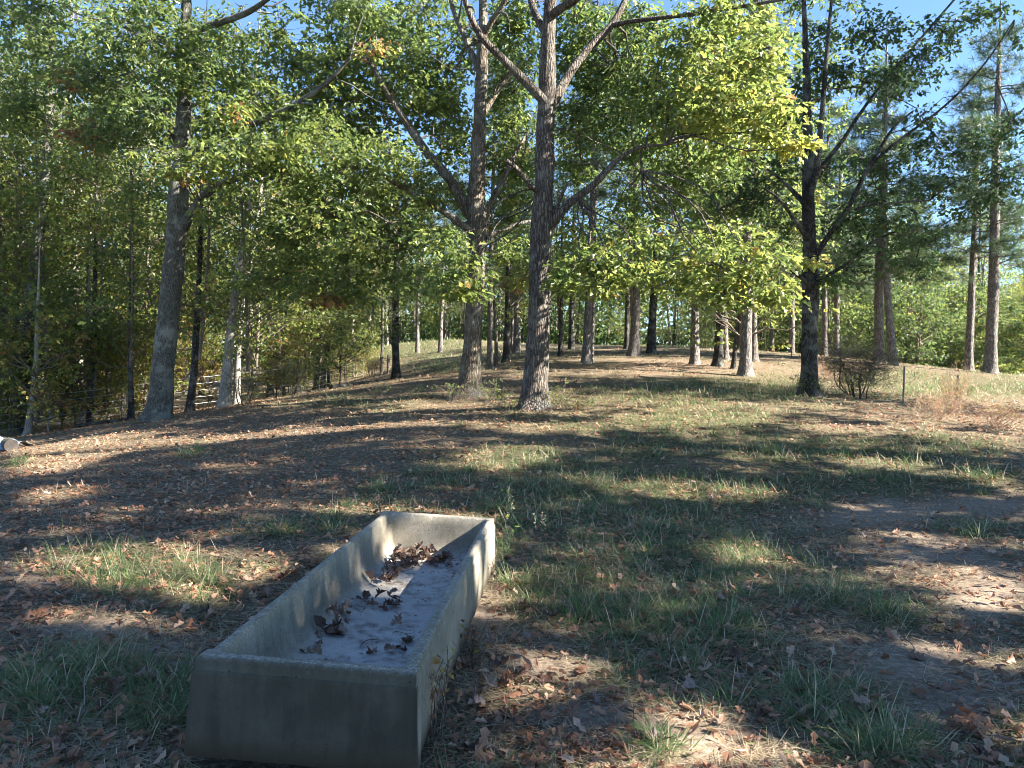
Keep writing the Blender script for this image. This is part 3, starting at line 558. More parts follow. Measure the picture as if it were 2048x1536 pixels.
big_tree('oak_tree', 'oak with pale flaking lower trunk, just left of and behind the tall middle oak', 'tree', M_OAKPALE,
    [(938, 798, 50), (941, 750, 42), (945, 690, 37), (948, 620, 36), (952, 545, 35), (956, 460, 38), (952, 400, 38), (955, 330, 29), (960, 230, 26), (965, 130, 23), (966, 40, 18), (965, -60, 14)], 19,
    [('limb', [(950, 440, 24), (925, 405, 22), (906, 369, 20), (880, 335, 19), (855, 307, 18), (828, 268, 17), (804, 232, 15), (780, 195, 13), (763, 164, 11), (735, 115, 9), (711, 85, 7)], 0, .6),
     ('limb', [(948, 465, 17), (925, 450, 15), (890, 425, 13), (855, 405, 11), (820, 385, 10), (770, 355, 7), (720, 330, 4)], -.1, -.8),
     ('limb', [(962, 150, 15), (945, 110, 13), (930, 75, 11), (908, 25, 9), (895, -30, 7)], 0, .8),
     ('limb', [(966, 75, 13), (985, 40, 12), (1008, 5, 10), (1030, -50, 7)], 0, -.6),
     ('limb', [(962, 440, 16), (985, 400, 13), (1008, 355, 11), (1030, 310, 9), (1055, 265, 6)], .2, .9),
     ('broken_limb', [(972, 475, 10), (1000, 462, 8), (1035, 448, 7), (1072, 440, 5)], -.1, .5),
     ('limb', [(952, 250, 12), (975, 215, 10), (1005, 170, 8), (1040, 125, 6)], .2, 1)],
    [(700, 330, 110, 76, 18, .4), (620, 280, 100, 80, 18.5, .38), (760, 420, 100, 56, 18, .42), (700, 470, 100, 60, 17.5, .42), (830, 200, 70, 76, 20.5, .34), (760, 110, 100, 76, 20.5, .36), (690, 200, 90, 76, 20, .4), (855, 375, 60, 40, 18.5, .46), (560, 350, 90, 56, 18, .42), (640, 420, 100, 56, 18, .42),
     (560, 470, 100, 56, 18.5, .4), (745, 540, 100, 40, 18, .34), (850, 555, 60, 36, 17.5, .36), (650, 560, 90, 36, 19, .42), (880, 120, 60, 60, 21, .34), (900, 300, 50, 50, 20.5, .38), (1020, 250, 60, 76, 20.5, .36), (1010, 150, 50, 56, 20.5, .36), (1030, 390, 50, 36, 20, .38), (850, 20, 90, 46, 21, .36), (700, 20, 110, 56, 21, .36), (752, 95, 44, 30, 18, .74, .2), (650, 597, 44, 16, 18.5, .88, .14), (790, 310, 80, 50, 18, .42), (800, 480, 70, 40, 18, .38), (1030, 60, 50, 60, 21, .36), (900, 210, 30, 60, 21, .36), (1020, 500, 40, 40, 20, .4), (705, 590, 60, 24, 18.6, .4), (830, 450, 40, 26, 17.8, .42), (600, 130, 90, 70, 22, .36), (700, 90, 90, 60, 23, .34), (800, 60, 80, 60, 23, .34), (640, 210, 80, 60, 21, .38), (560, 240, 80, 60, 21, .38), (880, 220, 60, 70, 23, .34), (1050, 120, 50, 70, 23, .34), (1040, 320, 50, 60, 22, .36), (900, 380, 60, 40, 22, .38), (790, 380, 80, 50, 21, .4), (740, 270, 80, 50, 21, .38), (930, 40, 60, 40, 23, .34), (1000, 20, 50, 40, 22, .36), (860, 450, 60, 36, 21, .4), (1010, 440, 50, 40, 22, .38), (930, 100, 46, 56, 22, .36), (990, 90, 40, 56, 23, .36), (1045, 20, 46, 50, 21, .38), (870, 180, 56, 50, 22, .36), (1010, 200, 46, 46, 22, .36), (915, 265, 46, 46, 22, .38), (1005, 330, 46, 46, 22, .38), (660, 130, 70, 50, 20, .38), (780, 180, 60, 50, 20, .38), (720, 20, 80, 40, 19, .38), (560, 560, 80, 40, 20, .42), (610, 520, 80, 40, 20, .42), (830, 120, 60, 50, 21, .36)],
    15, 22, 4, flare=.68, bias=.09)
big_tree('oak_tree', 'thick grey oak leaning right at the woodland edge beside the wire fence', 'tree', M_OAKGREY,
    [(316, 842, 54), (321, 800, 48), (328, 720, 44), (336, 640, 41), (345, 560, 39), (352, 480, 39), (357, 400, 38), (362, 330, 32), (367, 250, 28), (371, 160, 25), (372, 60, 21), (374, -60, 17)], 19,
    [('limb', [(352, 492, 24), (366, 455, 23), (390, 415, 18), (415, 385, 17), (450, 364, 15), (480, 354, 14), (520, 345, 12), (560, 336, 9), (600, 328, 5)], 0, -.9),
     ('limb', [(366, 320, 16), (352, 280, 14), (338, 235, 12), (330, 190, 9), (318, 140, 6)], .1, .8),
     ('limb', [(366, 320, 16), (400, 298, 14), (465, 267, 12), (533, 236, 12), (601, 202, 11), (655, 165, 9), (700, 116, 6)], 0, -1.2),
     ('limb', [(371, 90, 15), (400, 58, 14), (450, 42, 13), (495, 25, 11), (540, -5, 9), (575, -35, 6)], 0, -.8),
     ('limb', [(371, 130, 14), (340, 95, 12), (300, 60, 9), (255, 40, 6)], .1, .8)],
    [(300, 80, 120, 76, 18, .34), (200, 150, 110, 80, 19, .34), (420, 130, 100, 70, 18, .36), (330, 220, 120, 50, 17.5, .38), (240, 260, 110, 56, 19, .38), (430, 230, 90, 50, 18, .38), (370, 310, 100, 40, 17, .44), (480, 300, 90, 46, 17, .44), (520, 180, 80, 60, 19, .4), (280, 400, 70, 50, 20, .4), (100, 100, 100, 76, 20, .34), (40, 210, 70, 90, 20, .36), (60, 30, 90, 50, 20, .36), (560, 60, 80, 50, 20, .4), (480, 60, 60, 50, 19, .38), (300, 20, 100, 40, 18, .34), (450, 380, 60, 26, 17.5, .44), (560, 300, 60, 30, 17.5, .44), (410, 430, 40, 20, 18, .42), (590, 250, 60, 40, 18.6, .4), (360, 170, 60, 40, 17.6, .34), (470, 222, 18, 22, 18, .7, .12), (160, 262, 46, 40, 19.5, .97, .04), (135, 150, 24, 30, 19.5, .94, .05), (350, 352, 50, 16, 17.2, .66, .2)],
    14, 23, 6, leaf=.14, flare=.25, bias=.08)
big_tree('oak_tree', 'dark shaded oak at the right with steep forking limbs against blue sky', 'tree', M_OAKDARK,  # this oak's shade is put into its dark bark and leaf tints
    [(1618, 796, 42), (1618, 750, 34), (1619, 680, 31), (1621, 600, 31), (1621, 540, 32), (1618, 470, 25), (1616, 380, 23), (1615, 280, 18), (1613, 170, 14), (1610, 60, 10), (1606, -40, 7)], 20,
    [('limb', [(1622, 545, 15), (1635, 506, 13), (1660, 468, 11), (1690, 427, 10), (1724, 359, 8), (1758, 301, 6.5), (1789, 253, 5), (1826, 222, 3.5)], 0, -1.0),
     ('limb', [(1620, 380, 14), (1638, 342, 10), (1683, 284, 7.5), (1717, 232, 6.5), (1748, 188, 5.5), (1789, 137, 4.5), (1837, 82, 5), (1908, 0, 4)], .1, .8),
     ('limb', [(1705, 400, 6.5), (1740, 335, 6.5), (1776, 298, 6), (1809, 273, 5.5), (1845, 246, 5), (1881, 219, 4.6), (1929, 174, 4), (1980, 113, 3.3), (2028, 41, 2.6)], -.5, -.8),
     ('limb', [(1618, 400, 15), (1632, 340, 13), (1642, 250, 11), (1650, 150, 9), (1658, 50, 7), (1668, -40, 5)], -.2, -.6),
     ('limb', [(1617, 420, 12), (1595, 392, 9), (1568, 365, 7), (1540, 342, 5), (1500, 320, 3)], .1, .7),
     ('limb', [(1618, 480, 12), (1600, 455, 9), (1575, 420, 7), (1553, 393, 5), (1525, 375, 3)], -.1, -.7),
     ('limb', [(1621, 575, 10), (1602, 556, 8), (1573, 535, 5), (1545, 520, 3)], -.1, -.4),
     ('limb', [(1625, 575, 9), (1650, 555, 7), (1690, 530, 6), (1748, 482, 5), (1800, 460, 3)], 0, -.6),
     ('limb', [(1690, 427, 6), (1740, 410, 5), (1800, 405, 4), (1860, 400, 3)], -.3, .3)],
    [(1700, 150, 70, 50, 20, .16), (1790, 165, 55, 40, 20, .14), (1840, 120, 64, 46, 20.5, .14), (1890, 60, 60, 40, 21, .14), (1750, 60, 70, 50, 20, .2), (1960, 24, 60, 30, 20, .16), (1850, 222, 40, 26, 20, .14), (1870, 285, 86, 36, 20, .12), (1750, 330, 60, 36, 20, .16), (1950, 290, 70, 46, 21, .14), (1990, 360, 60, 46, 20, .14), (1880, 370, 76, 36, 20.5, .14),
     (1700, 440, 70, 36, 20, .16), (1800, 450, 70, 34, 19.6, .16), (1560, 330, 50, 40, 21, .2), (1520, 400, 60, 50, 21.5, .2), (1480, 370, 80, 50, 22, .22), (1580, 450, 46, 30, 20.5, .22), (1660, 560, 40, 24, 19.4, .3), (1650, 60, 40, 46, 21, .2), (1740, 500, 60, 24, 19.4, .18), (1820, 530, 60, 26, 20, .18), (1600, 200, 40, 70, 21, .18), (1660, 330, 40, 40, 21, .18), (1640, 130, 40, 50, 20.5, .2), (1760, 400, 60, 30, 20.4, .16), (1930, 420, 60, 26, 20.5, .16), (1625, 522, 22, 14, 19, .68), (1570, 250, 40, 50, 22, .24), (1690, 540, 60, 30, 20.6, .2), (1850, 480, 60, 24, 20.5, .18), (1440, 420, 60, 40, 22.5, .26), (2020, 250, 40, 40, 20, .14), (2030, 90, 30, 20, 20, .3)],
    14, 24, 8, leaf=.135, dens=.92, flare=.4)

# ------------------------------------------------------------------ shared crowns for trees farther off
def hardwood_crown(seed, z0, z1, rad, clumps, per, leaf, tint, tint_sd=.1, sparse=False):
    rng = np.random.default_rng(seed); g = Geo()
    twigs(g, [(0, 0, z0 * .6)], [(0, 0, z1 - .5)], .07, .015, .015, seed, 1, 6, segs=8)
    for k in range(clumps):
        t = rng.random(); h = z0 + (z1 - z0) * t; a = rng.uniform(0, 2 * np.pi)
        rr_ = rad * (np.sin(np.pi * np.clip(t * .8 + .16, 0, 1)) ** .7) * math.sqrt(rng.random())
        c = np.array([rr_ * np.cos(a), rr_ * np.sin(a), h])
        twigs(g, [(0, 0, max(h - rr_ * .5 - .3, z0 * .5))], [c], .025, .008, .1, seed * 31 + k, 1, 4, segs=4)
        cs = rad * rng.uniform(.16, .30)
        n = max(4, per // 8)
        C = c + rng.normal(0, 1, (n, 3)) * np.array([cs, cs, cs * .55])
        s1 = C[: n // 2]; twigs(g, np.repeat(c[None], len(s1), 0), s1, .006, .003, .1, seed * 7 + k, 1, 3, segs=2)
        spray(g, C, 8, leaf * 1.7, leaf, rng, tint + rng.normal(0, tint_sd * .7), tint_sd, tv=DIA_V if leaf > .15 else OAK_V, tf=DIA_F if leaf > .15 else OAK_F)
    return g.mesh('crown', [M_LEAF, M_TWIG])
def pine_crown(seed, z0, z1, rad, n_br=54):
    rng = np.random.default_rng(seed); g = Geo()
    for k in range(n_br):
        t = (k + rng.random()) / n_br; h = z0 + (z1 - z0) * t; a = rng.uniform(0, 2 * np.pi)
        L = rad * (1.0 - .75 * t) * rng.uniform(.55, 1.1)
        d = np.array([np.cos(a), np.sin(a), rng.uniform(-.1, .35)])
        p0 = np.array([0, 0, h]); p1 = p0 + d * L
        twigs(g, [p0], [p1], .035, .008, .06, seed * 9 + k, 1, 4, segs=4)
        m = int(7 + 6 * L); u = rng.uniform(.35, 1.05, m)
        C = p0 + d * L * u[:, None] + rng.normal(0, .30, (m, 3)) * np.array([1, 1, .45])
        twigs(g, p0 + d * L * (u * .85)[:, None], C, .006, .004, .1, seed * 5 + k, 1, 3, segs=2)
        nn = 34; Cn = np.repeat(C, nn, 0); A = norm(rng.normal(0, 1, (len(Cn), 3)) + np.repeat(norm(C - p0), nn, 0) * .7 + np.array([0, 0, .25]))
        tv = np.array([(0, -.022), (0, .022), (1, .012), (1, -.012)])
        leaves(g, Cn, A, rng.normal(0, 1, (len(Cn), 3)), rng.uniform(.2, .34, len(Cn)), np.clip(np.repeat(rng.normal(.42, .2, m), nn) + rng.normal(0, .1, len(Cn)), 0, 1), tv, DIA_F, 0, .15)
    return g.mesh('crown', [M_NEEDLE, M_PINE])
HW = [hardwood_crown(101, 3.2, 14.5, 3.6, 50, 120, .17, .46, .11), hardwood_crown(102, 2.4, 13, 3.1, 46, 110, .17, .52, .11),
      hardwood_crown(103, 4, 16, 4.0, 54, 120, .18, .42, .10), hardwood_crown(104, 2.8, 12, 3.4, 44, 120, .17, .58, .12)]
PC = [pine_crown(201, 4.6, 15, 3.6), pine_crown(202, 6, 16.5, 3.2), pine_crown(203, 3.6, 14, 3.8)]
HWF = [hardwood_crown(111, 5.6, 15, 3.2, 44, 110, .18, .48, .11), hardwood_crown(112, 5.0, 14, 2.9, 40, 110, .18, .55, .11), hardwood_crown(113, 6.2, 16, 3.4, 46, 110, .18, .44, .10), hardwood_crown(114, 5.0, 13, 3.0, 38, 110, .18, .6, .12)]
SAP = [hardwood_crown(301, .7, 4.2, 1.5, 30, 74, .12, .58, .12), hardwood_crown(302, .9, 5.4, 1.8, 36, 80, .12, .52, .12), hardwood_crown(303, .5, 3.0, 1.6, 26, 74, .12, .66, .12), hardwood_crown(304, .8, 3.6, 1.5, 24, 64, .12, .80, .13)]
def mid_tree(name, label, path, d, bark, crown, height=14, scale=1.0, group=None, flare=.25, seed=0, cat='tree'):
    g, P, r, base = trunk_geo(path, d, height, 14, .05, flare, seed)
    root = thing(name, label, cat, base, group)
    link('trunk', g.mesh('trunk', bark, base), root)
    if crown is not None:
        o = link('crown', crown, root); k = P[np.argmin(np.abs(P[:, 2] - (base[2] + height * .6)))]
        o.location = (k[0] - base[0], k[1] - base[1], 0); o.rotation_euler = (0, 0, seed * 2.399); o.scale = (scale,) * 3
    return root
GP = 'pines and oaks standing about the clearing'
MID = [
    ('pine_tree', 'sunlit thick pine trunk at the far right, nearest the picture edge', [(1980, 748, 27), (1983, 690, 22), (1986, 600, 20), (1990, 450, 18), (1992, 300, 15)], 34, M_PINE, PC[0], 16, 1.0),
    ('pine_tree', 'slimmer pine just left of the thick sunlit pine at the far right', [(1937, 745, 18), (1939, 690, 15), (1943, 590, 13), (1948, 480, 11)], 36, M_PINE, PC[1], 13, .85),
    ('pine_tree', 'broad shaded pine behind the thicket, left one of a close pair', [(1757, 728, 22), (1758, 650, 18), (1758, 560, 16), (1762, 420, 13)], 37, M_PINE, PC[2], 16, 1.0),
    ('pine_tree', 'thin leaning pine behind the thicket, right one of a close pair', [(1786, 730, 18), (1781, 660, 15), (1774, 570, 13), (1769, 440, 11)], 35, M_PINE, PC[0], 15, .9),
    ('pine_tree', 'thick flared pine trunk in front of a paler trunk, left of the dark oak', [(1490, 755, 30), (1492, 700, 23), (1494, 620, 20), (1496, 450, 17)], 26, M_PINE, HW[2], 13, .9),
    ('pine_tree', 'pale pine trunk half hidden right behind the thick flared pine', [(1508, 722, 17), (1507, 650, 14), (1506, 560, 12)], 33, M_PINE, PC[1], 14, .9),
    ('oak_tree', 'dark leaning trunk with pale lichen between two greyer pines right of centre', [(1435, 735, 22), (1439, 680, 18), (1442, 610, 17), (1448, 480, 14)], 29, M_OAKDARK, HW[0], 13, .9),
    ('sapling_tree', 'thin slanted dark trunk leaning right, left of the thick flared pine', [(1466, 737, 11), (1471, 690, 8), (1478, 610, 7), (1486, 500, 6)], 28, M_OAKDARK, SAP[1], 9, 1.6),
    ('pine_tree', 'straight grey pine with mossy foot standing alone right of centre', [(1389, 731, 20), (1390, 680, 16), (1390, 600, 15), (1391, 450, 13)], 30, M_PINE, PC[2], 14, .9),
    ('pine_tree', 'pale pine behind the dark lichened trunk right of centre', [(1451, 720, 14), (1450, 660, 12), (1450, 560, 11)], 34, M_PINE, PC[0], 15, .9),
    ('pine_tree', 'bright sunlit pine with a twin stem right of the tall middle oak', [(1173, 730, 22), (1175, 670, 17), (1178, 600, 15), (1183, 440, 11)], 30, M_PINE, PC[1], 15, .95),
    ('pine_tree', 'slim twin stem touching the bright sunlit pine', [(1183, 728, 9), (1185, 660, 8), (1188, 560, 7), (1190, 440, 6)], 30.6, M_PINE, None, 13, .8),
    ('pine_tree', 'stout pine, largest of the cluster on the crest', [(1267, 715, 24), (1270, 660, 18), (1272, 580, 16), (1270, 440, 13)], 36, M_PINE, HW[0], 15, 1.0),
    ('pine_tree', 'thin dark trunk at the left of the cluster on the crest', [(1253, 700, 11), (1254, 640, 9), (1256, 560, 8)], 42, M_OAKDARK, HW[2], 14, .9),
    ('pine_tree', 'dark trunk at the right of the cluster on the crest', [(1302, 708, 20), (1304, 660, 16), (1307, 590, 14)], 38, M_OAKDARK, HW[1], 14, 1.0),
    ('pine_tree', 'slim grey pine just right of the pale-trunked oak', [(980, 739, 12), (980, 660, 10), (981, 560, 9), (984, 440, 8)], 28, M_PINE, PC[0], 13, .75),
    ('oak_tree', 'dark trunk midway between the pale-trunked oak and the tall middle oak', [(1013, 725, 16), (1014, 670, 13), (1016, 600, 12)], 33, M_OAKDARK, HW[1], 13, .9),
    ('pine_tree', 'light grey pine trunk close left of the tall middle oak', [(1033, 708, 16), (1034, 650, 13), (1034, 570, 12)], 42, M_PINE, PC[2], 15, .9),
    ('pine_tree', 'thin pale trunk squeezed left of the light grey pine', [(1024, 706, 8), (1025, 640, 7), (1026, 570, 6)], 44, M_PINE, PC[1], 13, .7),
    ('sapling_tree', 'slender curved trunk with a bare drooping twig between the two front oaks', [(993, 722, 9), (992, 670, 7), (989, 610, 6), (985, 560, 5)], 30, M_OAKPALE, None, 6, 1),
    ('pine_tree', 'pale slim pine out in the far sunlit field', [(881, 706, 10), (882, 650, 8), (885, 590, 7)], 58, M_PINE, PC[0], 15, .9),
    ('pine_tree', 'thin pine left of the pale slim pine in the far field', [(835, 708, 9), (835, 650, 7), (836, 600, 6)], 60, M_PINE, PC[1], 15, .9),
    ('oak_tree', 'dark pole trunk topped by yellow-green leaves beside the fallen log', [(792, 768, 24), (792, 730, 16), (791, 680, 14), (791, 630, 13)], 34, M_OAKDARK, HW[3], 11, .8),
    ('oak_tree', 'thin dark trunk right behind the tall middle oak', [(1121, 714, 12), (1122, 660, 9), (1122, 600, 8)], 36, M_OAKDARK, HW[1], 12, .9),
    ('oak_tree', 'short dark trunk in shade left of the bright sunlit pine', [(1143, 702, 14), (1143, 650, 11), (1144, 600, 10)], 42, M_OAKDARK, HW[0], 13, .9),
    ('pine_tree', 'straight dark pine standing left behind the dark oak', [(1583, 712, 12), (1584, 650, 10), (1585, 560, 9)], 42, M_PINE, PC[2], 15, .9),
    ('pine_tree', 'thin paired pine farther behind, left of the dark oak', [(1543, 702, 10), (1544, 640, 8), (1545, 560, 7)], 46, M_PINE, PC[1], 15, .9),
    ('pine_tree', 'slim pine close to the right of the dark oak', [(1648, 716, 13), (1649, 650, 11), (1649, 560, 10)], 42, M_PINE, PC[0], 14, .9),
    ('pine_tree', 'shaded pine between the dark oak and the bare thicket', [(1672, 712, 13), (1673, 650, 11), (1674, 570, 10)], 44, M_PINE, PC[2], 14, .9),
    # trunks along the woodland edge at the left
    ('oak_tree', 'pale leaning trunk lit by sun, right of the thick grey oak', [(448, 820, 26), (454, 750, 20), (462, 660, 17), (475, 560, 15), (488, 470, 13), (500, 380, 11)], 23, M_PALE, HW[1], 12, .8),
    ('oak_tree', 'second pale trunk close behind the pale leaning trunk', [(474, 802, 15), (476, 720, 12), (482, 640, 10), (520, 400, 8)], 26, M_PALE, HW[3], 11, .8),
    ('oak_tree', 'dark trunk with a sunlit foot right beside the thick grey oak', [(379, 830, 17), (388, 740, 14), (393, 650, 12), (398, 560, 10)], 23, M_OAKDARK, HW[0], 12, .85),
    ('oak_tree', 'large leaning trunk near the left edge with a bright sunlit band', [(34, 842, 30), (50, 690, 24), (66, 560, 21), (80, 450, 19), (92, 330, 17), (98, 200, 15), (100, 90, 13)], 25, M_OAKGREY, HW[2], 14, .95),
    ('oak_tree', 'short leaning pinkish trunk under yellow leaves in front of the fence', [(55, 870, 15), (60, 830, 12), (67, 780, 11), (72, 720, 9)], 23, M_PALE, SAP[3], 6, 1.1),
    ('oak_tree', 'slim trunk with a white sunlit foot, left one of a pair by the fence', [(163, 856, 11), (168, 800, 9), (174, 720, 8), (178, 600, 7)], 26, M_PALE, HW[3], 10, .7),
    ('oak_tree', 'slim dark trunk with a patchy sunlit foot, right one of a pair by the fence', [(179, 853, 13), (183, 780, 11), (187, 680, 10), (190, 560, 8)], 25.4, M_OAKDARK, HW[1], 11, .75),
    ('oak_tree', 'dark slender trunk just left of the thick grey oak', [(262, 842, 13), (262, 780, 10), (261, 700, 9), (262, 600, 8)], 24, M_OAKDARK, HW[0], 11, .75),
    ('oak_tree', 'tall shaded trunk at the very left edge', [(10, 720, 16), (9, 640, 15), (7, 560, 14), (3, 450, 12)], 28, M_OAKGREY, HW[2], 13, .9),
    ('oak_tree', 'dark trunk behind the fence where it bends uphill', [(636, 750, 18), (640, 690, 15), (643, 620, 13), (648, 540, 11)], 44, M_OAKDARK, HW[0], 14, 1),
    ('oak_tree', 'thinner dark trunk close right of the trunk where the fence bends uphill', [(654, 748, 10), (655, 680, 9), (657, 600, 8)], 46, M_OAKDARK, HW[1], 13, .9),
]
for k, (nm, lb, path, d, bark, crown, h, sc) in enumerate(MID):
    mid_tree(nm, lb, path, d, bark, crown, h, sc, GP, .3, k + 1)

# ------------------------------------------------------------------ the woods behind the fence: copies of a few trees
FENCE = [(-120, 905, 21), (96, 863, 24), (250, 855, 25.5), (378, 828, 26.5), (470, 812, 28), (563, 795, 31), (601, 788, 36), (652, 778, 41), (692, 768, 45), (727, 757, 50)]
def fence_depth(px): return float(np.interp(px, [f[0] for f in FENCE], [f[2] for f in FENCE]))
def straight_trunk(seed, h, r):
    rng = np.random.default_rng(seed); n = 16; z = np.linspace(-.1, h, n)
    P = np.c_[np.cumsum(rng.normal(0, .05, n)), np.cumsum(rng.normal(0, .05, n)), z]; P[:, :2] -= P[0, :2]
    g = Geo(); tube(g, P, np.linspace(r, r * .3, n), 10, .06, .35, seed); return g
def proto(name, label, cat, group, trunk, bark, crown):
    root = thing(name, label, cat, (0, 0, -50), group); link('trunk', trunk.mesh('trunk', bark), root); link('crown', crown, root); return root
def dup(root, loc, rz, sc):
    r_ = root.copy(); COL.objects.link(r_); r_.location = loc; r_.rotation_euler = (random.uniform(-.05, .05), random.uniform(-.05, .05), rz); r_.scale = sc
    for ch in root.children:
        c = ch.copy(); COL.objects.link(c); c.parent = r_
    return r_
def place(protos, spots):
    used = set()
    for k, (x, y, rz, s) in enumerate(spots):
        i = k % len(protos); p = protos[i]; loc = (x, y, float(gz(x, y)) - .03); sc = (s, s, s * random.uniform(.9, 1.15))
        if i not in used:
            p.location = loc; p.rotation_euler = (0, 0, rz); p.scale = sc; used.add(i)
        else: dup(p, loc, rz, sc)
LW = 'tall slender tree deep in the shaded woods behind the wire fence'
wood = [proto('forest_tree', LW, 'tree', 'trees in the woods behind the fence', straight_trunk(41 + i, 13, .10 + .02 * i), b, HWF[i])
        for i, b in enumerate((M_OAKGREY, M_OAKDARK, M_PALE, M_OAKGREY))]
spots = []
for k in range(400):
    px = random.uniform(-330, 790)
    if 425 < px < 505 and random.random() < .8: continue
    d0 = fence_depth(px) + 1.5
    d = d0 + random.random() ** 1.5 * 34
    p = at(px, 760, d)
    if all((p[0] - s[0]) ** 2 + (p[1] - s[1]) ** 2 > 2.4 ** 2 for s in spots):
        spots.append((p[0], p[1], random.uniform(0, 6.28), random.uniform(.75, 1.1)))
    if len(spots) >= 66: break
place(wood, spots)
LS = 'leafy understory sapling among the trunks behind the wire fence'
under = [proto('sapling_tree', LS, 'sapling', 'understory saplings behind the fence', straight_trunk(51 + i, 3.6, .03), M_TWIG, SAP[i]) for i in range(4)]
sp2 = []
for k in range(600):
    px = random.uniform(-200, 760)
    if 405 < px < 525 or 20 < px < 110: continue
    d = fence_depth(px) + .8 + random.random() ** 1.6 * 26; p = at(px, 780, d)
    if all((p[0] - s[0]) ** 2 + (p[1] - s[1]) ** 2 > 1.5 ** 2 for s in sp2):
        sp2.append((p[0], p[1], random.uniform(0, 6.28), random.uniform(.6, 1.15)))
    if len(sp2) >= 44: break
sp2 = [(*at(px, 780, d)[:2], random.uniform(0, 6.28), sc_) for px, d, sc_ in ((125, 26.3, 1.0), (150, 25.6, .8), (215, 26.6, 1.15), (290, 27.5, 1.0), (30, 24.6, .9), (245, 26.2, .7), (420, 29, .9), (560, 32, 1.0), (610, 37, 1.1), (680, 46, 1.2), (-20, 23.5, .9), (345, 28.5, 1.2))] + sp2
place(under, sp2)
YNG = [hardwood_crown(321, .5, 4.6, 1.9, 38, 80, .15, .34, .11), hardwood_crown(322, .6, 5.2, 2.0, 40, 80, .15, .42, .12), hardwood_crown(323, .4, 3.8, 1.9, 34, 80, .15, .5, .14)]
# trees that stand beyond the crest and the field
LB = 'leafy tree in the wood beyond the crest of the clearing'
beyond = [proto('forest_tree', LB, 'tree', 'trees beyond the crest', straight_trunk(61 + i, 13, .14), M_OAKDARK, HW[i]) for i in range(4)]
sp3 = []
for k in range(900):
    px = random.uniform(760, 2250); d = random.uniform(52, 84); p = at(px, 740, d)
    if px < 1430 and d < 79: continue
    if 1880 < px < 1925 and random.random() < .8: continue
    if all((p[0] - s[0]) ** 2 + (p[1] - s[1]) ** 2 > 3.4 ** 2 for s in sp3):
        sp3.append((p[0], p[1], random.uniform(0, 6.28), random.uniform(.7, 1.0) if px > 1650 else random.uniform(.75, 1.1)))
    if len(sp3) >= 84: break
place(beyond, sp3)
LY = 'bushy young tree at the edge of the wood beyond the clearing'
young = [proto('sapling_tree', LY, 'sapling', 'young trees beyond the clearing', straight_trunk(71 + i, 3.8, .04), M_TWIG, YNG[i]) for i in range(3)]
sp4 = []
for k in range(500):
    px = random.uniform(1000, 2200); d = random.uniform(44, 58); p = at(px, 740, d)
    if px < 1480 or (px < 1640 and d < 50): continue
    if all((p[0] - s[0]) ** 2 + (p[1] - s[1]) ** 2 > 2.6 ** 2 for s in sp4): sp4.append((p[0], p[1], random.uniform(0, 6.28), random.uniform(.8, 1.5)))
    if len(sp4) >= 24: break
place(young, sp4)
# far wood: one mass
def far_woods():
    rng = np.random.default_rng(77); g = Geo()
    for k in range(2300):
        a = rng.uniform(-.72, .72); d = rng.uniform(86, 122); x, y = d * np.tan(a), d; z0 = float(terrain(x, y))
        top = 10 + 5 * vnoise(np.array([a * 9.0]), np.array([3.3]))[0] - (2.5 if a > .36 else 0)
        c = np.array([x, y, z0 + -.4 + (top + .4) * rng.random() ** 1.7])
        n = 70; P = c + rng.normal(0, 1, (n, 3)) * np.array([1.7, 1.7, 1.0])
        leaves(g, P, rng.normal(0, 1, (n, 3)), np.array([0, 0, 1]) + rng.normal(0, .7, (n, 3)), rng.uniform(.3, .9, n), np.clip(rng.normal(rng.choice([.12, .25, .4, .5]) + .2 * (vnoise(np.array([x * .1]), np.array([z0]))[0] - .5), .1, n), 0, .8), DIA_V, DIA_F, .2, .1)
    m = 160; a = rng.uniform(-.72, .72, m); d = rng.uniform(86, 100, m); x = d * np.tan(a); z = terrain(x, d)
    twigs(g, np.c_[x, d, z - .2], np.c_[x + rng.normal(0, .5, m), d, z + rng.uniform(7, 12, m)], rng.uniform(.12, .25, m), .06, .01, 5, 1, 6)
    tag(link('woods', g.mesh('woods', [M_LEAF, M_PINE])), 'far wood closing the view beyond the clearing', 'woods', kind='stuff')
far_woods()

# ------------------------------------------------------------------ unseen oaks added right of the clearing, crowns shaped to shade it
def shade_tree(label, x, y, height, z0, rad, n, seed, prob=.995, fleck=.74, tint=.36):
    rng = np.random.default_rng(seed); base = np.array([x, y, float(gz(x, y)) - .05])
    root = thing('oak_tree', label, 'tree', base, 'unseen oaks added right of the clearing')
    g = straight_trunk(seed, height, .26); link('trunk', g.mesh('trunk', M_OAK), root)
    gc = Geo()
    for k in range(n):
        t = rng.random(); h = z0 + (height - z0) * t; a = rng.uniform(0, 2 * np.pi)
        rr_ = rad * np.sin(np.pi * np.clip(t * .75 + .2, 0, 1)) ** .6 * math.sqrt(rng.random())
        c = base + np.array([rr_ * np.cos(a), rr_ * np.sin(a), h])
        twigs(gc, [base + np.array([0, 0, max(h - rr_ * .5, 2)])], [c], .03, .01, .08, seed * 13 + k, 1, 4, segs=4)
        C = c + rng.normal(0, 1, (18, 3)) * np.array([.75, .75, .4])
        spray(gc, C, 9, .3, .235, rng, tint, .1, tv=DIA_V, tf=DIA_F, keep=lambda P: gap_keep(P, prob, fleck))
    link('crown', gc.mesh('crown', [M_LEAF, M_OAK], base), root)
SHADE = 'unseen oak added beyond the right edge of the view to shade the clearing'
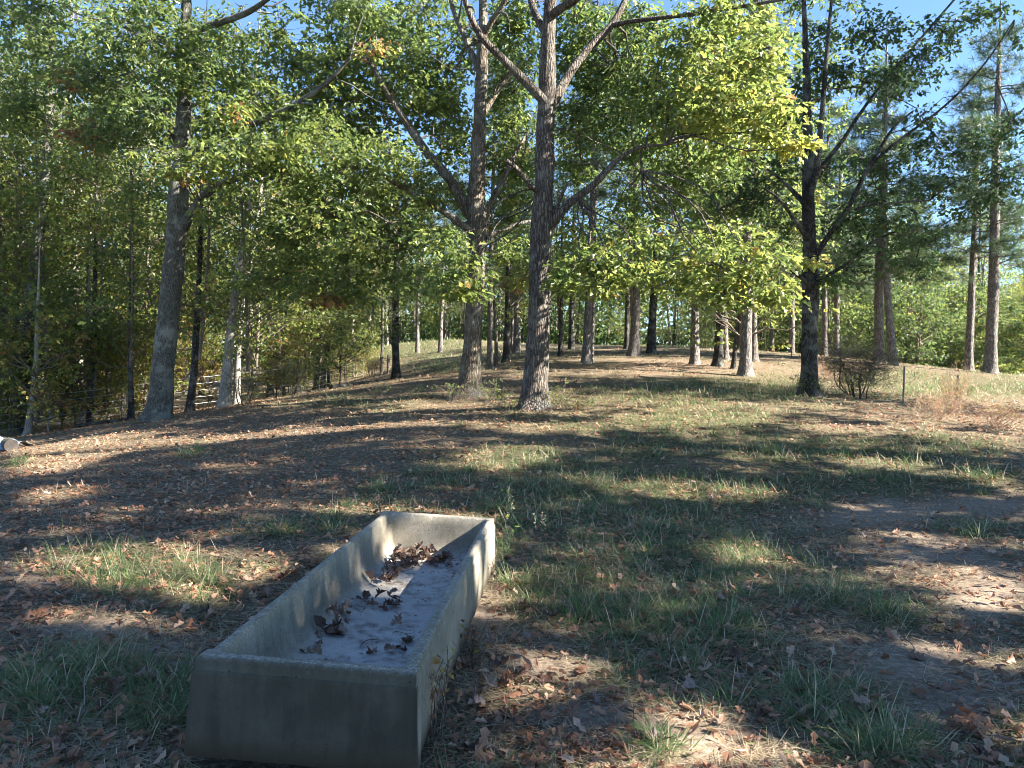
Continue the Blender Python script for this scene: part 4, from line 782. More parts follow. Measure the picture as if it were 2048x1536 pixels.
for i, (x, y, h, z0, rad, n) in enumerate([(12.5, -2.6, 17, 5.5, 3.6, 130), (13.5, 1.6, 18, 5.5, 3.8, 250), (14.2, 5.6, 18, 5.5, 3.8, 170), (16.0, 9.2, 18, 6, 3.6, 130), (21.5, 17.0, 21, 8, 4.4, 150), (23, 4, 22, 9, 4.5, 90)]):
    shade_tree(SHADE, x, y, h, z0, rad, n, 500 + i)

# ------------------------------------------------------------------ the concrete trough
TR = Matrix.Translation((-.76694, 2.88573, .43826 - .385)) @ Matrix.Rotation(-.077576, 4, 'Z') @ Matrix.Rotation(.024258, 4, 'Y') @ Matrix.Rotation(.004514, 4, 'X')
def trough():
    hx, L, H = .43, 2.9132, .385; hy = L / 2
    # (x inset, y inset, z, in-side flag); inset < 0 is outside the rim line
    prof = [(.02, .02, -.0, 0), (-.020, -.012, .006, 0), (-.018, -.010, .10, 0), (-.012, -.008, .20, 0), (-.006, -.010, .322, 0), (-.004, -.009, .332, 0), (.001, .003, .337, 0), (.001, .003, .370, 0), (.003, .005, .380, 0), (.009, .011, H, 0),
            (.045, .046, H + .001, 0), (.060, .062, H - .001, 1), (.068, .070, H - .010, 1), (.074, .076, .32, 1), (.084, .082, .24, 1), (.095, .088, .18, 1), (.112, .096, .145, 1), (.138, .106, .118, 1), (.172, .124, .100, 1), (.215, .155, .090, 1), (.29, .24, .087, 1), (.36, .34, .086, 1)]
    nxs, nys = 26, 78
    def ring(ix, iy, z, inner):
        a, b = hx - ix, hy - iy
        pts = []
        xs = np.linspace(-1, 1, nxs + 1); 
        e = .10; ys = np.r_[np.linspace(0, e, 9)[:-1], np.linspace(e, L - e, nys - 15), np.linspace(L - e, L, 9)[1:]] / L * 2 - 1
        for u in xs[:-1]: pts.append((u * a, -b))
        for v in ys[:-1]: pts.append((a, v * b))
        for u in xs[:0:-1]: pts.append((u * a, b))
        for v in ys[:0:-1]: pts.append((-a, v * b))
        P = np.array(pts); P = np.c_[P, np.full(len(P), z)]
        onside = np.abs(np.abs(P[:, 0]) - a) < 1e-6
        s = np.clip((hy - .085 - np.abs(P[:, 1])) / .012, 0, 1)       # long sides are set back a little behind the end blocks
        if not inner: P[:, 0] -= np.sign(P[:, 0]) * onside * s * .016
        if z > .3: P[:, 2] -= s * .006
        P[:, 1] += hy
        return P
    rings = [ring(*p) for p in prof]; m = len(rings[0])
    V = np.concatenate(rings + [np.array([[0, hy, .085]])])
    rr = np.random.default_rng(4)
    nzv = (fbm(V[:, 0] * 9 + 3 + V[:, 2] * 7, V[:, 1] * 9 + 7, 3) - .5)
    V[:-1, 0] += nzv[:-1] * np.where(V[:-1, 2] > .3, .002, .012); V[:, 2] += (fbm(V[:, 0] * 14 + 31, V[:, 1] * 14, 3) - .5) * .006
    ks = np.arange(len(rings) - 1)[:, None] * m; j = np.arange(m)[None]
    qd = np.stack([ks + j, ks + (j + 1) % m, ks + m + (j + 1) % m, ks + m + j], -1)
    side = np.repeat([1.0 if p[3] else 0.0 for p in prof[:-1]], m)
    last = (len(rings) - 1) * m
    tri = np.stack([last + np.arange(m), last + (np.arange(m) + 1) % m, np.full(m, len(V) - 1)], -1)
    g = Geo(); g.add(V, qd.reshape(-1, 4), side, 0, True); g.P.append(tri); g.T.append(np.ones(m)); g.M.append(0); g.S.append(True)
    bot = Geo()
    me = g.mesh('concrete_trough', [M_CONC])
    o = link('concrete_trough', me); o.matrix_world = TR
    tag(o, 'long weathered concrete feed trough with brown leaves inside', 'trough')
    # hidden feet carry it clear of the ground
    for yy in (.55, 2.35):
        gb_ = Geo(); b = np.array([(sx * .3, yy + sy * .12, z) for z in (-.16, .012) for sx, sy in ((-1, -1), (1, -1), (1, 1), (-1, 1))])
        gb_.add(b, [[0, 1, 2, 3][::-1], [4, 5, 6, 7], [0, 1, 5, 4], [1, 2, 6, 5], [2, 3, 7, 6], [3, 0, 4, 7]])
        link('foot', gb_.mesh('foot', [M_CONC]), o)
    return o
trough()
def on_trough(x, y):                                                     # a point on the basin floor (local x, y) -> world
    v = TR @ Vector((x, y, .087)); return np.array(v)

# ------------------------------------------------------------------ ground cover
def scatter(n, r0, r1, half, seed, pw=1.0):
    rng = np.random.default_rng(seed); r = r0 * (r1 / r0) ** (rng.random(n) ** pw); a = rng.uniform(-half, half, n)
    return np.stack([r * np.sin(a), r * np.cos(a)], 1), r, rng
def off_trough(x, y, pad=.0):
    c, s = math.cos(.0776), math.sin(.0776); dx, dy = x + .767, y - 2.886
    lx = dx * c - dy * s; ly = dx * s + dy * c
    return ~((np.abs(lx) < .45 + pad) & (ly > -.02 - pad) & (ly < 2.93 + pad))
def blades(g, x, y, h, w, lean, th, tint, rng, bend=.5):
    n = len(x); B = np.stack([x, y, gz(x, y) - .01], 1)
    d = np.stack([np.cos(th), np.sin(th), np.zeros(n)], 1); sd = np.stack([-np.sin(th), np.cos(th), np.zeros(n)], 1)
    tt = np.array([0, .4, .75, 1.0]); ww = np.array([1, .85, .55, .08])
    ang = lean[:, None] + (bend * rng.uniform(.3, 1.6, n))[:, None] * tt[None]
    ang = np.clip(ang, 0, 1.75)
    seg = np.diff(tt, prepend=0)[None] * h[:, None]
    hx = np.cumsum(seg * np.sin(ang), 1); hz = np.cumsum(seg * np.cos(ang), 1)
    hz = np.maximum(hz, 0.006 + .028 * rng.random((n, 1)))
    C = B[:, None] + d[:, None] * hx[..., None] + np.array([0, 0, 1.0]) * hz[..., None]
    V = np.stack([C - sd[:, None] * (w[:, None] * ww[None] / 2)[..., None], C + sd[:, None] * (w[:, None] * ww[None] / 2)[..., None]], 2)
    off = (np.arange(n) * 8)[:, None, None]; k = np.arange(3)[None, :, None] * 2
    f = off + k + np.array([0, 1, 3, 2])[None, None]
    g.add(V, f.reshape(-1, 4), np.repeat(tint, 3))
def ground_cover():
    # green grass in clumps
    g = Geo()
    xy, r, rng = scatter(21000, 2.3, 80, .80, 21)
    G, bare, brown = cover(xy[:, 0], xy[:, 1])
    k = (rng.random(len(xy)) < np.clip((G - .20) * 1.8, 0.012, 1)) & off_trough(xy[:, 0], xy[:, 1], .03); xy, r, G = xy[k], r[k], G[k]
    per = 13; n = len(xy)
    cx = np.repeat(xy, per, 0); rr = np.repeat(r, per); GG = np.repeat(G, per)
    cx = cx + rng.normal(0, 1, cx.shape) * (.022 + .006 * rr)[:, None]
    ok = off_trough(cx[:, 0], cx[:, 1], .0); cx, rr, GG = cx[ok], rr[ok], GG[ok]
    th = rng.uniform(0, 6.283, len(cx)); h = (.05 + .115 * GG ** 2) * rng.uniform(.45, 1.5, len(cx)) * (1 + .012 * rr)
    tint = np.clip(rng.normal(.30, .11, len(cx)) + .2 * (1 - GG) + (rng.random(len(cx)) < .26) * .44, 0, 1)
    blades(g, cx[:, 0], cx[:, 1], h, np.maximum(.0040, .0006 * rr) * rng.uniform(.6, 1.5, len(cx)), np.abs(rng.normal(.3, .35, len(cx))), th, tint, rng, 1.35)
    # long arching tufts
    tc_ = []
    for px, py, rx, ry in GREEN:
        if py < 880: continue
        for k in range(6 if py < 1000 else 4):
            h_ = ground_hit(px + rng.normal(0, rx * .55), py + rng.normal(0, ry * .55)); tc_.append(h_[:2])
    tx, tr, _ = scatter(120, 2.6, 13, .74, 29)
    tg = cover(tx[:, 0], tx[:, 1])[0]; tc_ += list(tx[tg > .45])
    tc_ = np.array(tc_); tc_ = tc_[off_trough(tc_[:, 0], tc_[:, 1], .05)]
    nb = 70; sz = np.repeat(rng.uniform(.55, 1.3, len(tc_)), nb); cx = np.repeat(tc_, nb, 0); rr = np.linalg.norm(cx, axis=1)
    th = rng.uniform(0, 6.283, len(cx)); u = np.abs(rng.normal(0, .07, len(cx))) * sz
    cx = cx + np.stack([np.cos(th), np.sin(th)], 1) * u[:, None]
    ok = off_trough(cx[:, 0], cx[:, 1], .01); cx, rr, th, sz = cx[ok], rr[ok], th[ok], sz[ok]
    tt_ = np.clip(rng.normal(.29, .1, len(cx)) + (rng.random(len(cx)) < .22) * .4, 0, 1)
    blades(g, cx[:, 0], cx[:, 1], rng.uniform(.08, .24, len(cx)) * sz, np.maximum(.0042, .0006 * rr) * rng.uniform(.7, 1.4, len(cx)), np.abs(rng.normal(.3, .28, len(cx))), th + rng.normal(0, .5, len(cx)), tt_, rng, 1.25)
    tag(link('grass', g.mesh('grass', [M_BLADE])), 'patchy green grass in the clearing', 'grass', kind='stuff')
    # cut straw lying about
    g = Geo()
    xy, r, rng = scatter(370000, 2.3, 80, .80, 22)
    G, bare, brown = cover(xy[:, 0], xy[:, 1])
    k = (rng.random(len(xy)) < np.clip((.85 - bare * .8) * np.clip((fbm(xy[:, 0] * 2.3 + 50, xy[:, 1] * 2.3 + 20, 4) - .34) * 5, .35, 1), .05, 1)) & off_trough(xy[:, 0], xy[:, 1], .0); xy, r, G = xy[k], r[k], G[k]
    th = rng.uniform(0, 6.283, len(xy)); h = rng.uniform(.035, .10 + .008 * np.minimum(r, 12)) * (1 + .01 * r)
    stand = (rng.random(len(xy)) < .03) & (r < 10)
    lean = np.where(stand, rng.normal(.35, .3, len(xy)), rng.normal(1.36, .20, len(xy)))
    tint = np.clip(rng.normal(.78, .15, len(xy)) - .22 * G * (rng.random(len(xy)) < .6), .3, 1)
    blades(g, xy[:, 0], xy[:, 1], h, np.maximum(.0030, .00055 * r) * rng.uniform(.5, 1.6, len(xy)), np.abs(lean), th, tint, rng, .25)
    tag(link('straw', g.mesh('straw', [M_BLADE])), 'dry mown grass and straw scattered over the clearing', 'straw', kind='stuff')
    # leaf litter
    g = Geo()
    xy, r, rng = scatter(115000, 2.4, 60, .86, 23)
    G, bare, brown = cover(xy[:, 0], xy[:, 1])
    k = (rng.random(len(xy)) < np.clip((brown * 1.1 + .05) * (1 - .65 * bare) * np.clip((r - 1.5) / 7, .55, 1), 0, 1)) & off_trough(xy[:, 0], xy[:, 1], .02); xy, r = xy[k], r[k]; n = len(xy)
    P = np.c_[xy, gz(xy[:, 0], xy[:, 1]) + rng.uniform(.004, .035, n)]
    th = rng.uniform(0, 6.283, n); A = np.stack([np.cos(th), np.sin(th), rng.normal(0, .3, n)], 1)
    leaves(g, P, A, np.array([0, 0, 1.0]) + rng.normal(0, .5, (n, 3)), rng.uniform(.018, .075, n) * (1 + .012 * r), np.clip(rng.normal(.5, .25, n), 0, 1), OAK_V, OAK_F, rng.uniform(-.3, .8, n), rng.uniform(-.5, .7, n))
    tag(link('leaf_litter', g.mesh('leaf_litter', [M_DEAD])), 'small brown leaf litter spread over the ground', 'leaf litter', kind='stuff')
ground_cover()

# fallen oak leaves, each its own
def dead_leaf_mesh(seed):
    rng = np.random.default_rng(seed); n = len(BIGOAK_V)
    u = np.clip(BIGOAK_V[:, 0] + rng.normal(0, .02, n) * (np.abs(BIGOAK_V[:, 1]) > .05), 0, 1); v = BIGOAK_V[:, 1] * rng.uniform(.7, 1.1) * rng.uniform(.75, 1.2, n)
    if seed % 3 == 2: v = np.sign(v) * (.30 * np.sin(np.pi * np.clip(u, 0, 1)) ** .8 + rng.normal(0, .02, n)) * (np.abs(v) > .01) * rng.uniform(.6, 1)      # plain oval kinds
    k1, k2, k3 = rng.uniform(.2, 2.6), rng.uniform(-.8, 1.3), rng.uniform(-1.1, 1.1)
    def w(u, v): return k1 * v * v * 1.6 + k2 * (u - .5) ** 2 + k3 * (u - .5) * v * 2 + .05 * np.sin(9 * u + seed) * (np.abs(v) * 3)
    mid = np.linspace(0, 1, 9)
    V = np.r_[np.c_[u, v, w(u, v)], np.c_[mid, mid * 0, w(mid, mid * 0) - .012]]
    half = [i for i in range(9)]; m0 = n
    F4 = []
    for i in range(8):
        a, b = i, i + 1
        F4.append((m0 + i, m0 + i + 1, b, a)); c, d_ = (16 - i) % 16, 16 - (i + 1); F4.append((m0 + i + 1, m0 + i, c, d_))
    g = Geo(); g.add(V, F4, np.clip(rng.normal(.5, .12, len(F4)), 0, 1), 0, False)
    s = np.array([(-.28, .01, .02), (-.14, 0, 0), (.0, 0, w(np.array(0.), np.array(0.)) * 1.0)]); tube(g, s, [.012, .010, .012], 4, tint=.25)
    return g
def tinted(base):
    m, t, out = mat('fallen_leaf'); L = t.links.new
    oi = N_(t, 'ShaderNodeObjectInfo'); r = ramp(t, [(0, (.07, .042, .030)), (.35, (.13, .075, .050)), (.6, (.19, .112, .074)), (.82, (.32, .225, .16)), (1, (.20, .15, .13))]); L(oi.outputs['Random'], r.inputs[0])
    tc = N_(t, 'ShaderNodeTexCoord'); n = N_(t, 'ShaderNodeTexNoise', i_Scale=6.0, i_Detail=5.0); L(tc.outputs['Object'], n.inputs[0])
    hs = N_(t, 'ShaderNodeHueSaturation'); mr = N_(t, 'ShaderNodeMapRange'); mr.inputs['To Min'].default_value = .5; mr.inputs['To Max'].default_value = 1.5; L(n.outputs[0], mr.inputs[0]); L(mr.outputs[0], hs.inputs['Value']); L(r.outputs[0], hs.inputs['Color'])
    p = N_(t, 'ShaderNodeBsdfPrincipled'); p.inputs['Roughness'].default_value = .5; p.inputs['Specular IOR Level'].default_value = .35; L(hs.outputs[0], p.inputs['Base Color'])
    tr = N_(t, 'ShaderNodeBsdfTranslucent'); L(hs.outputs[0], tr.inputs[0]); mx = N_(t, 'ShaderNodeMixShader'); mx.inputs[0].default_value = .15
    L(p.outputs[0], mx.inputs[1]); L(tr.outputs[0], mx.inputs[2]); L(mx.outputs[0], out.inputs[0]); return m
M_FALLEN = tinted(None)
LEAFM = [dead_leaf_mesh(i).mesh('fallen_leaf', [M_FALLEN]) for i in range(12)]
def put_leaf(p, size, label, group, tilt=.28):
    o = link('fallen_leaf', random.choice(LEAFM), None, p); o.rotation_euler = (random.gauss(0, tilt), random.gauss(0, tilt), random.uniform(0, 6.283)); o.scale = (size,) * 3
    tag(o, label, 'leaf', group); return o
LF = [(1330, 1490), (1050, 1430), (1480, 1270), (1700, 1340), (1860, 1330), (1960, 1400), (1620, 1260), (1900, 1240), (200, 1100), (330, 1105), (80, 1150), (420, 1200), (1130, 1190), (1260, 1080), (1500, 1090), (1730, 960), (1120, 1270), (250, 1380), (180, 1440), (60, 1500), (1000, 1340), (960, 1380), (1560, 1380), (1940, 1490), (2020, 1440), (1780, 1360), (1220, 1500), (1400, 1390)]
cnt = 0
rng = np.random.default_rng(33)
while cnt < 140:
    if rng.random() < .45:
        b = LF[rng.integers(len(LF))]; px, py = b[0] + rng.normal(0, 45), b[1] + rng.normal(0, 26)
    else: px, py = rng.uniform(-40, 2090), 960 + 600 * rng.random() ** .8
    if py > 1560 or py < 940: continue
    h = ground_hit(px, py)
    if not off_trough(h[0], h[1], .06): continue
    h[2] = float(gz(h[0], h[1])) + rng.uniform(.015, .05)
    put_leaf(h, rng.uniform(.06, .125), 'dry brown oak leaf lying on the ground of the clearing', 'fallen oak leaves on the ground'); cnt += 1
def on_floor(px, py, up=0.0):                                               # the basin-floor point seen at a pixel
    r = TR.to_3x3().inverted() @ Vector(ray(px, py)); o_ = TR.inverted() @ Vector((0, 0, EYE))
    t = (.090 + up - o_.z) / r.z; return np.array([o_.x + r.x * t, o_.y + r.y * t])
for (px, py), n, sp, hh in [((668, 1268), 15, (.055, .05), .05), ((690, 1240), 10, (.05, .04), .05), ((785, 1212), 12, (.055, .04), .04), ((716, 1207), 4, (.05, .012), .015), ((625, 1306), 4, (.06, .015), .02), ((800, 1240), 2, (.03, .01), .015), ((765, 1160), 17, (.04, .06), .04), ((800, 1132), 40, (.06, .09), .07), ((872, 1122), 32, (.09, .07), .05), ((830, 1108), 16, (.09, .05), .05), ((810, 1290), 3, (.03, .03), .015), ((780, 1308), 3, (.04, .02), .01), ((750, 1215), 2, (.02, .01), .01)]:
    c_ = on_floor(px, py)
    for k in range(n):
        x = np.clip(c_[0] + rng.normal(0, sp[0]), -.27, .30); y = np.clip(c_[1] + rng.normal(0, sp[1]), .16, 2.74)
        p = on_trough(x, y); p[2] += .016 + abs(rng.normal(0, hh * .6))
        put_leaf(p, rng.uniform(.05, .10), 'curled brown oak leaf lying on the floor of the concrete trough', 'leaves in the trough', .38)
rng = np.random.default_rng(55); n = 420; g = Geo()
lx = rng.uniform(-.30, .32, n); ly = rng.uniform(.15, 2.76, n); bx = rng.random(n) < .6
lx = np.where(bx, np.sign(lx) * (.33 - np.abs(rng.normal(0, .06, n))), lx); ly = np.where(rng.random(n) < .45, 2.74 - np.abs(rng.normal(0, .4, n)), ly)
P = np.array([on_trough(a, b) for a, b in zip(lx, np.clip(ly, .15, 2.78))]); P[:, 2] += .005 + np.maximum(np.abs(lx) - .22, 0) * .12
th = rng.uniform(0, 6.283, n); leaves(g, P, np.stack([np.cos(th), np.sin(th), rng.normal(0, .25, n)], 1), np.array([0, 0, 1.0]) + rng.normal(0, .4, (n, 3)), rng.uniform(.006, .026, n), rng.uniform(0, .5, n), OAK_V, OAK_F, .4, .3)
tag(link('leaf_debris', g.mesh('leaf_debris', [M_DEAD])), 'crumbled leaf bits scattered over the trough floor', 'leaf debris', kind='stuff')
def stick(name, label, a, b, r, seed, cat='twig', m=M_TWIG, group=None):
    g = Geo(); twigs(g, [a], [b], r, r * .5, .10, seed, 0, 6, segs=8); d = np.asarray(b) - np.asarray(a)
    twigs(g, [np.asarray(a) + d * .6], [np.asarray(a) + d * .8 + np.array([.2 * d[1], -.2 * d[0], .01])], r * .7, r * .3, .1, seed + 1, 0, 4)
    return tag(link(name, g.mesh(name, [m], np.asarray(a)), None, a), label, cat, group)
rng = np.random.default_rng(91)
for k in range(34):
    px, py = rng.uniform(-20, 2060), 870 + 640 * rng.random() ** 1.3; h = ground_hit(px, py)
    a = rng.uniform(0, 6.283); L_ = rng.uniform(.12, .5); e = h + np.array([np.cos(a) * L_, np.sin(a) * L_, 0])
    if not (off_trough(h[0], h[1], .1) and off_trough(e[0], e[1], .1)): continue
    h[2] = float(gz(h[0], h[1])) + .018; e[2] = float(gz(e[0], e[1])) + rng.uniform(.015, .05)
    stick('stick', 'small dry stick lying among the grass and leaves of the clearing', h, e, rng.uniform(.003, .007), 900 + k, 'stick', M_TWIG, 'sticks on the ground')
up = np.array([0, 0, .012])
stick('twig', 'thin bent twig on the trough floor right of the nearest leaf clump', on_trough(*on_floor(720, 1298)) + up, on_trough(*on_floor(756, 1276)) + up, .003, 1)
stick('twig', 'fine straight twig on the trough floor beside the right wall', on_trough(*on_floor(785, 1272)) + up, on_trough(*on_floor(830, 1260)) + up, .002, 2)

# ------------------------------------------------------------------ weeds, thicket, brush
def weed(name, label, p, h, n, spread, seed, leafy=0.0, tint=.5, m=M_TWIG, r=.003, cat='weed', group=None, leafsize=.03, seedhead=False):
    rng = np.random.default_rng(seed); p = np.asarray(p, float); p = np.array([p[0], p[1], float(gz(p[0], p[1])) - .01])
    root = thing(name, label, cat, p, group)
    g = Geo(); th = rng.uniform(0, 6.28, n); u = rng.uniform(.2, 1, n) * spread
    e = np.stack([np.cos(th) * u, np.sin(th) * u, h * rng.uniform(.55, 1.05, n)], 1)
    b = rng.normal(0, .12 * spread, (n, 3)) * np.array([1, 1, 0])
    twigs(g, b, e, r, r * .5, .09, seed, 0, 4, segs=5)
    k = 4; t = rng.uniform(.35, .95, (n, k, 1)); s0 = (b[:, None] * (1 - t) + e[:, None] * t).reshape(-1, 3)
    s1 = s0 + np.c_[rng.normal(0, .16 * spread + .02, (n * k, 2)), rng.uniform(.02, .22, n * k) * h]
    twigs(g, s0, s1, r * .6, r * .3, .1, seed + 1, 0, 3, segs=3)
    link('stems', g.mesh('stems', [m]), root)
    if leafy:
        gl = Geo(); C = np.r_[s1, s0][: max(2, int(2 * n * k * min(leafy, 1)))]
        spray(gl, C, max(2, int(2.2 * leafy)), leafsize * 1.3, leafsize, rng, tint, .1)
        link('leaves', gl.mesh('leaves', [M_LEAF]), root)
    if seedhead:
        for q_ in e:
            gs = Geo(); C = q_ + np.c_[rng.normal(0, .006, (16, 2)), rng.uniform(-.12, .01, 16)]
            leaves(gs, C, rng.normal(0, 1, (16, 3)) + np.array([0, 0, 1.]), rng.normal(0, 1, (16, 3)), .012, .75, DIA_V, DIA_F)
            link('seed_head', gs.mesh('seed_head', [M_BLADE]), root)
    return root
weed('dead_weed', 'dark dead weed against the right side of the concrete trough near its front', ground_hit(868, 1478), .42, 16, .13, 1, .25, .95, M_TWIG, .003, 'weed')
weed('dead_weed', 'withered dark weed beside the right wall of the trough, behind the front one', ground_hit(945, 1330), .25, 10, .12, 2, .3, .97, M_TWIG, .0025)
weed('seed_stalk', 'tall green seed stalk right of the far end of the trough', ground_hit(1012, 1112), .62, 3, .06, 3, .2, .5, M_BLADE, .0028, 'grass stalk', None, .04, True)
weed('seed_stalk', 'bent pale seed stalks a step right of the trough', ground_hit(1105, 1120), .36, 6, .22, 4, 0, .5, M_BLADE, .002, 'grass stalk', None, .03, True)
weed('seed_stalk', 'dry brown seed stalk leaning on the right wall of the trough', ground_hit(985, 1175), .34, 2, .05, 5, .2, .97, M_TWIG, .003, 'grass stalk', None, .02, True)
weed('seed_stalk', 'dark thin stalk standing behind the far left corner of the trough', ground_hit(760, 1036), .22, 4, .05, 6, 0, .5, M_TWIG, .003, 'grass stalk', None, .02, True)
for i, (px, py, d, h, sp, lf, tint) in enumerate([(900, 795, 18, .55, .5, 1.3, .52), (975, 790, 16.5, .6, .4, 1.2, .55), (1000, 800, 16, .5, .5, 1.4, .5), (1020, 812, 15.2, .35, .4, 1, .7), (1110, 800, 15.5, .55, .35, 1.4, .55), (1130, 812, 15, .45, .5, 1.2, .6), (830, 800, 19, .4, .6, 1.2, .5), (760, 805, 20, .4, .6, 1, .48), (1640, 790, 19.5, .7, .5, 1.2, .5), (1600, 780, 19.6, .6, .25, 1.6, .45), (1180, 818, 15, .3, .5, 1, .6)]):
    p = at(px, py, d)
    weed('weed_plant', ['low leafy weeds left of the pale-trunked oak foot', 'leafy weeds rising between the two front oaks', 'green weeds close behind the tall middle oak', 'yellowing weeds at the left foot of the tall middle oak', 'weeds growing against the right side of the tall middle oak', 'spreading weeds just right of the tall middle oak foot', 'patch of low weeds farther left of the pale-trunked oak', 'leftmost low weeds in the shade before the fallen log', 'tangled weeds at the right foot of the dark oak', 'vine leaves climbing the left foot of the dark oak', 'thin weeds in the sun right of the tall middle oak'][i], p, h, 12, sp, 40 + i, lf * .4, tint, M_TWIG, .004, 'weed', None, .05)
for i, (px, py, d, h, sp) in enumerate([(1905, 840, 16.5, 1.1, .45), (1870, 855, 15, .6, .7), (1990, 850, 14, .5, .7), (1660, 740, 26, .8, .9)]):
    weed('dry_weed', ['tall rust-coloured dry weeds near the right fence posts', 'short dry weeds in front of the rust-coloured ones', 'dry brown weeds at the right edge of the view', 'rust-red weeds just right of the dark oak', 'rust-red weeds under the bare thicket'][i], at(px, py, d), h, 40, sp, 60 + i, .45, .93, plain('rust_stem%d' % i, (.34, .21, .14), .8), .004, 'weed', None, .035)
def thicket(name, label, px, py, d, R_, h, n, seed, lf, tint, m=M_OAKDARK):
    rng = np.random.default_rng(seed); p = at(px, py, d); p[2] = float(gz(p[0], p[1])) - .02
    root = thing(name, label, 'shrub', p); g = Geo()
    th = rng.uniform(0, 6.28, 7); b = np.c_[np.cos(th) * .15, np.sin(th) * .15, np.zeros(7)]
    t1 = b + np.c_[np.cos(th) * R_ * .35, np.sin(th) * R_ * .35, rng.uniform(.5, .75, 7) * h]
    twigs(g, b, t1, .017, .009, .10, seed, 0, 6, segs=6)
    k = rng.integers(0, 7, n); s0 = b[k] + (t1 - b)[k] * rng.uniform(.45, 1, (n, 1)); a = rng.uniform(0, 6.28, n); L = rng.uniform(.35, 1, n) * R_
    s1 = s0 + np.c_[np.cos(a) * L, np.sin(a) * L, rng.uniform(-.12, .34, n) * h - .16 * L]
    twigs(g, s0, s1, .006, .002, .18, seed + 1, 0, 4, segs=6)
    m2 = n * 7; k = rng.integers(0, n, m2); q0 = s0[k] + (s1 - s0)[k] * rng.uniform(.2, 1, (m2, 1)); q1 = q0 + rng.normal(0, .17, (m2, 3)) * R_
    twigs(g, q0, q1, .004, .0018, .12, seed + 2, 0, 3, segs=3)
    link('branches', g.mesh('branches', [m]), root)
    if lf <= 0: return root
    gl = Geo(); C = q1[rng.random(m2) < lf]; spray(gl, C, 4, .07, .05, rng, tint, .1); link('leaves', gl.mesh('leaves', [M_LEAF]), root)
    return root
thicket('thicket', 'dark bare dome-shaped thicket right of the dark oak', 1712, 800, 21, 1.3, 1.9, 190, 5, .06, .3)
thicket('shrub', 'yellow-green leafy shrub low under the bare thicket', 1722, 812, 20, .6, 1.1, 26, 6, .5, .58)
thicket('brush', 'tangle of dry grey brush beside the wooden fence posts', 745, 757, 44, .9, 1.5, 90, 7, .02, .9, M_TWIG)
thicket('shrub', 'sprawling green shrub in the wood edge right of the pale leaning trunk', 582, 760, 30, .9, 2.1, 70, 8, .9, .5, M_TWIG)
thicket('dead_branch', 'arching dead grey branch beside the pale leaning trunk', 490, 800, 22.6, .9, 1.4, 26, 9, .0, .9, M_OAKPALE)

# ------------------------------------------------------------------ fences, log, sheet
def tpost(parent, p, h, m, origin, name='post'):
    g = Geo(); z = np.array([0, 0, 1.0]); w = .022
    for a, b in (((-w, -.003), (w, .003)), ((-.004, .003), (.004, .04))):
        V = np.array([(x, y, zz) for zz in (-.1, h) for x, y in ((a[0], a[1]), (b[0], a[1]), (b[0], b[1]), (a[0], b[1]))])
        g.add(V, [[3, 2, 1, 0], [4, 5, 6, 7], [0, 1, 5, 4], [1, 2, 6, 5], [2, 3, 7, 6], [3, 0, 4, 7]])
    for k in range(int(h / .12)):
        zz = .1 + k * .12; V = np.array([(x, y, zz + q_) for q_ in (0, .02) for x, y in ((-.012, -.014), (.012, -.014), (.012, -.003), (-.012, -.003))])
        g.add(V, [[3, 2, 1, 0], [4, 5, 6, 7], [0, 1, 5, 4], [1, 2, 6, 5], [2, 3, 7, 6], [3, 0, 4, 7]])
    if parent is None: return link(name, g.mesh(name, [m]), None, p)
    return link(name, g.mesh(name, [m]), parent, np.asarray(p) - origin)
FP = [foot(*f) for f in FENCE]; FP = [p for p in FP]
extra = []
for a, b in zip(FP[:-1], FP[1:]):
    n = max(1, int(np.linalg.norm((b - a)[:2]) / 3.6)); extra += [a + (b - a) * k / n for k in range(n)]
extra.append(FP[-1]); FPS = []
for p in extra: p = p.copy(); p[2] = float(gz(p[0], p[1])); FPS.append(p)
fr = thing('wire_fence', 'wire fence on steel posts running along the left woodland edge', 'fence', FPS[0])
for p in FPS: tpost(fr, p, 1.25, M_GREENPOST if len(fr.children) % 3 else M_STEEL, FPS[0])
for hgt in (.25, .48, .71, .94, 1.16):
    g = Geo()
    for a, b in zip(FPS[:-1], FPS[1:]):
        q0 = a + np.array([0, -.02, hgt]); q1 = b + np.array([0, -.02, hgt]); t = np.linspace(0, 1, 7)[:, None]
        tube(g, q0 + (q1 - q0) * t - np.array([0, 0, .03]) * np.sin(np.pi * t), np.full(7, .0055), 4, cap=False)
    link('wire', g.mesh('wire', [M_STEEL], FPS[0]), fr)
for i, (px, py, d, h, lb) in enumerate([(776, 757, 42, 1.1, 'taller weathered wooden fence post beside the dark pole trunk'), (763, 757, 44, 1.0, 'shorter weathered wooden fence post at the end of the wire fence')]):
    p = foot(px, py, d); g = Geo(); z = np.linspace(-.1, h, 8); tube(g, np.c_[z * 0, z * .02, z], np.full(8, .075), 12, .06, 0, i + 3)
    tag(link('wooden_post', g.mesh('wooden_post', [M_POST]), None, p), lb, 'fence post', 'wooden fence posts')
for i, (px, py, d, h, lb) in enumerate([(1806, 806, 19, .92, 'dark steel fence post right of the bare thicket, nearest of the right-hand posts'), (1914, 800, 21, .72, 'dark steel post behind the rust-coloured weeds'), (1583, 718, 36, 1.2, 'thin steel post left of the dark oak'), (1530, 706, 42, 1.2, 'farther thin steel post on the crest left of the dark oak'), (1679, 775, 24, 1.2, 'steel post half hidden left of the bare thicket')]):
    p = foot(px, py, d); tag(tpost(None, p, h, M_DARKPOST, None, 'fence_post'), lb, 'fence post', 'steel posts at the right of the clearing')
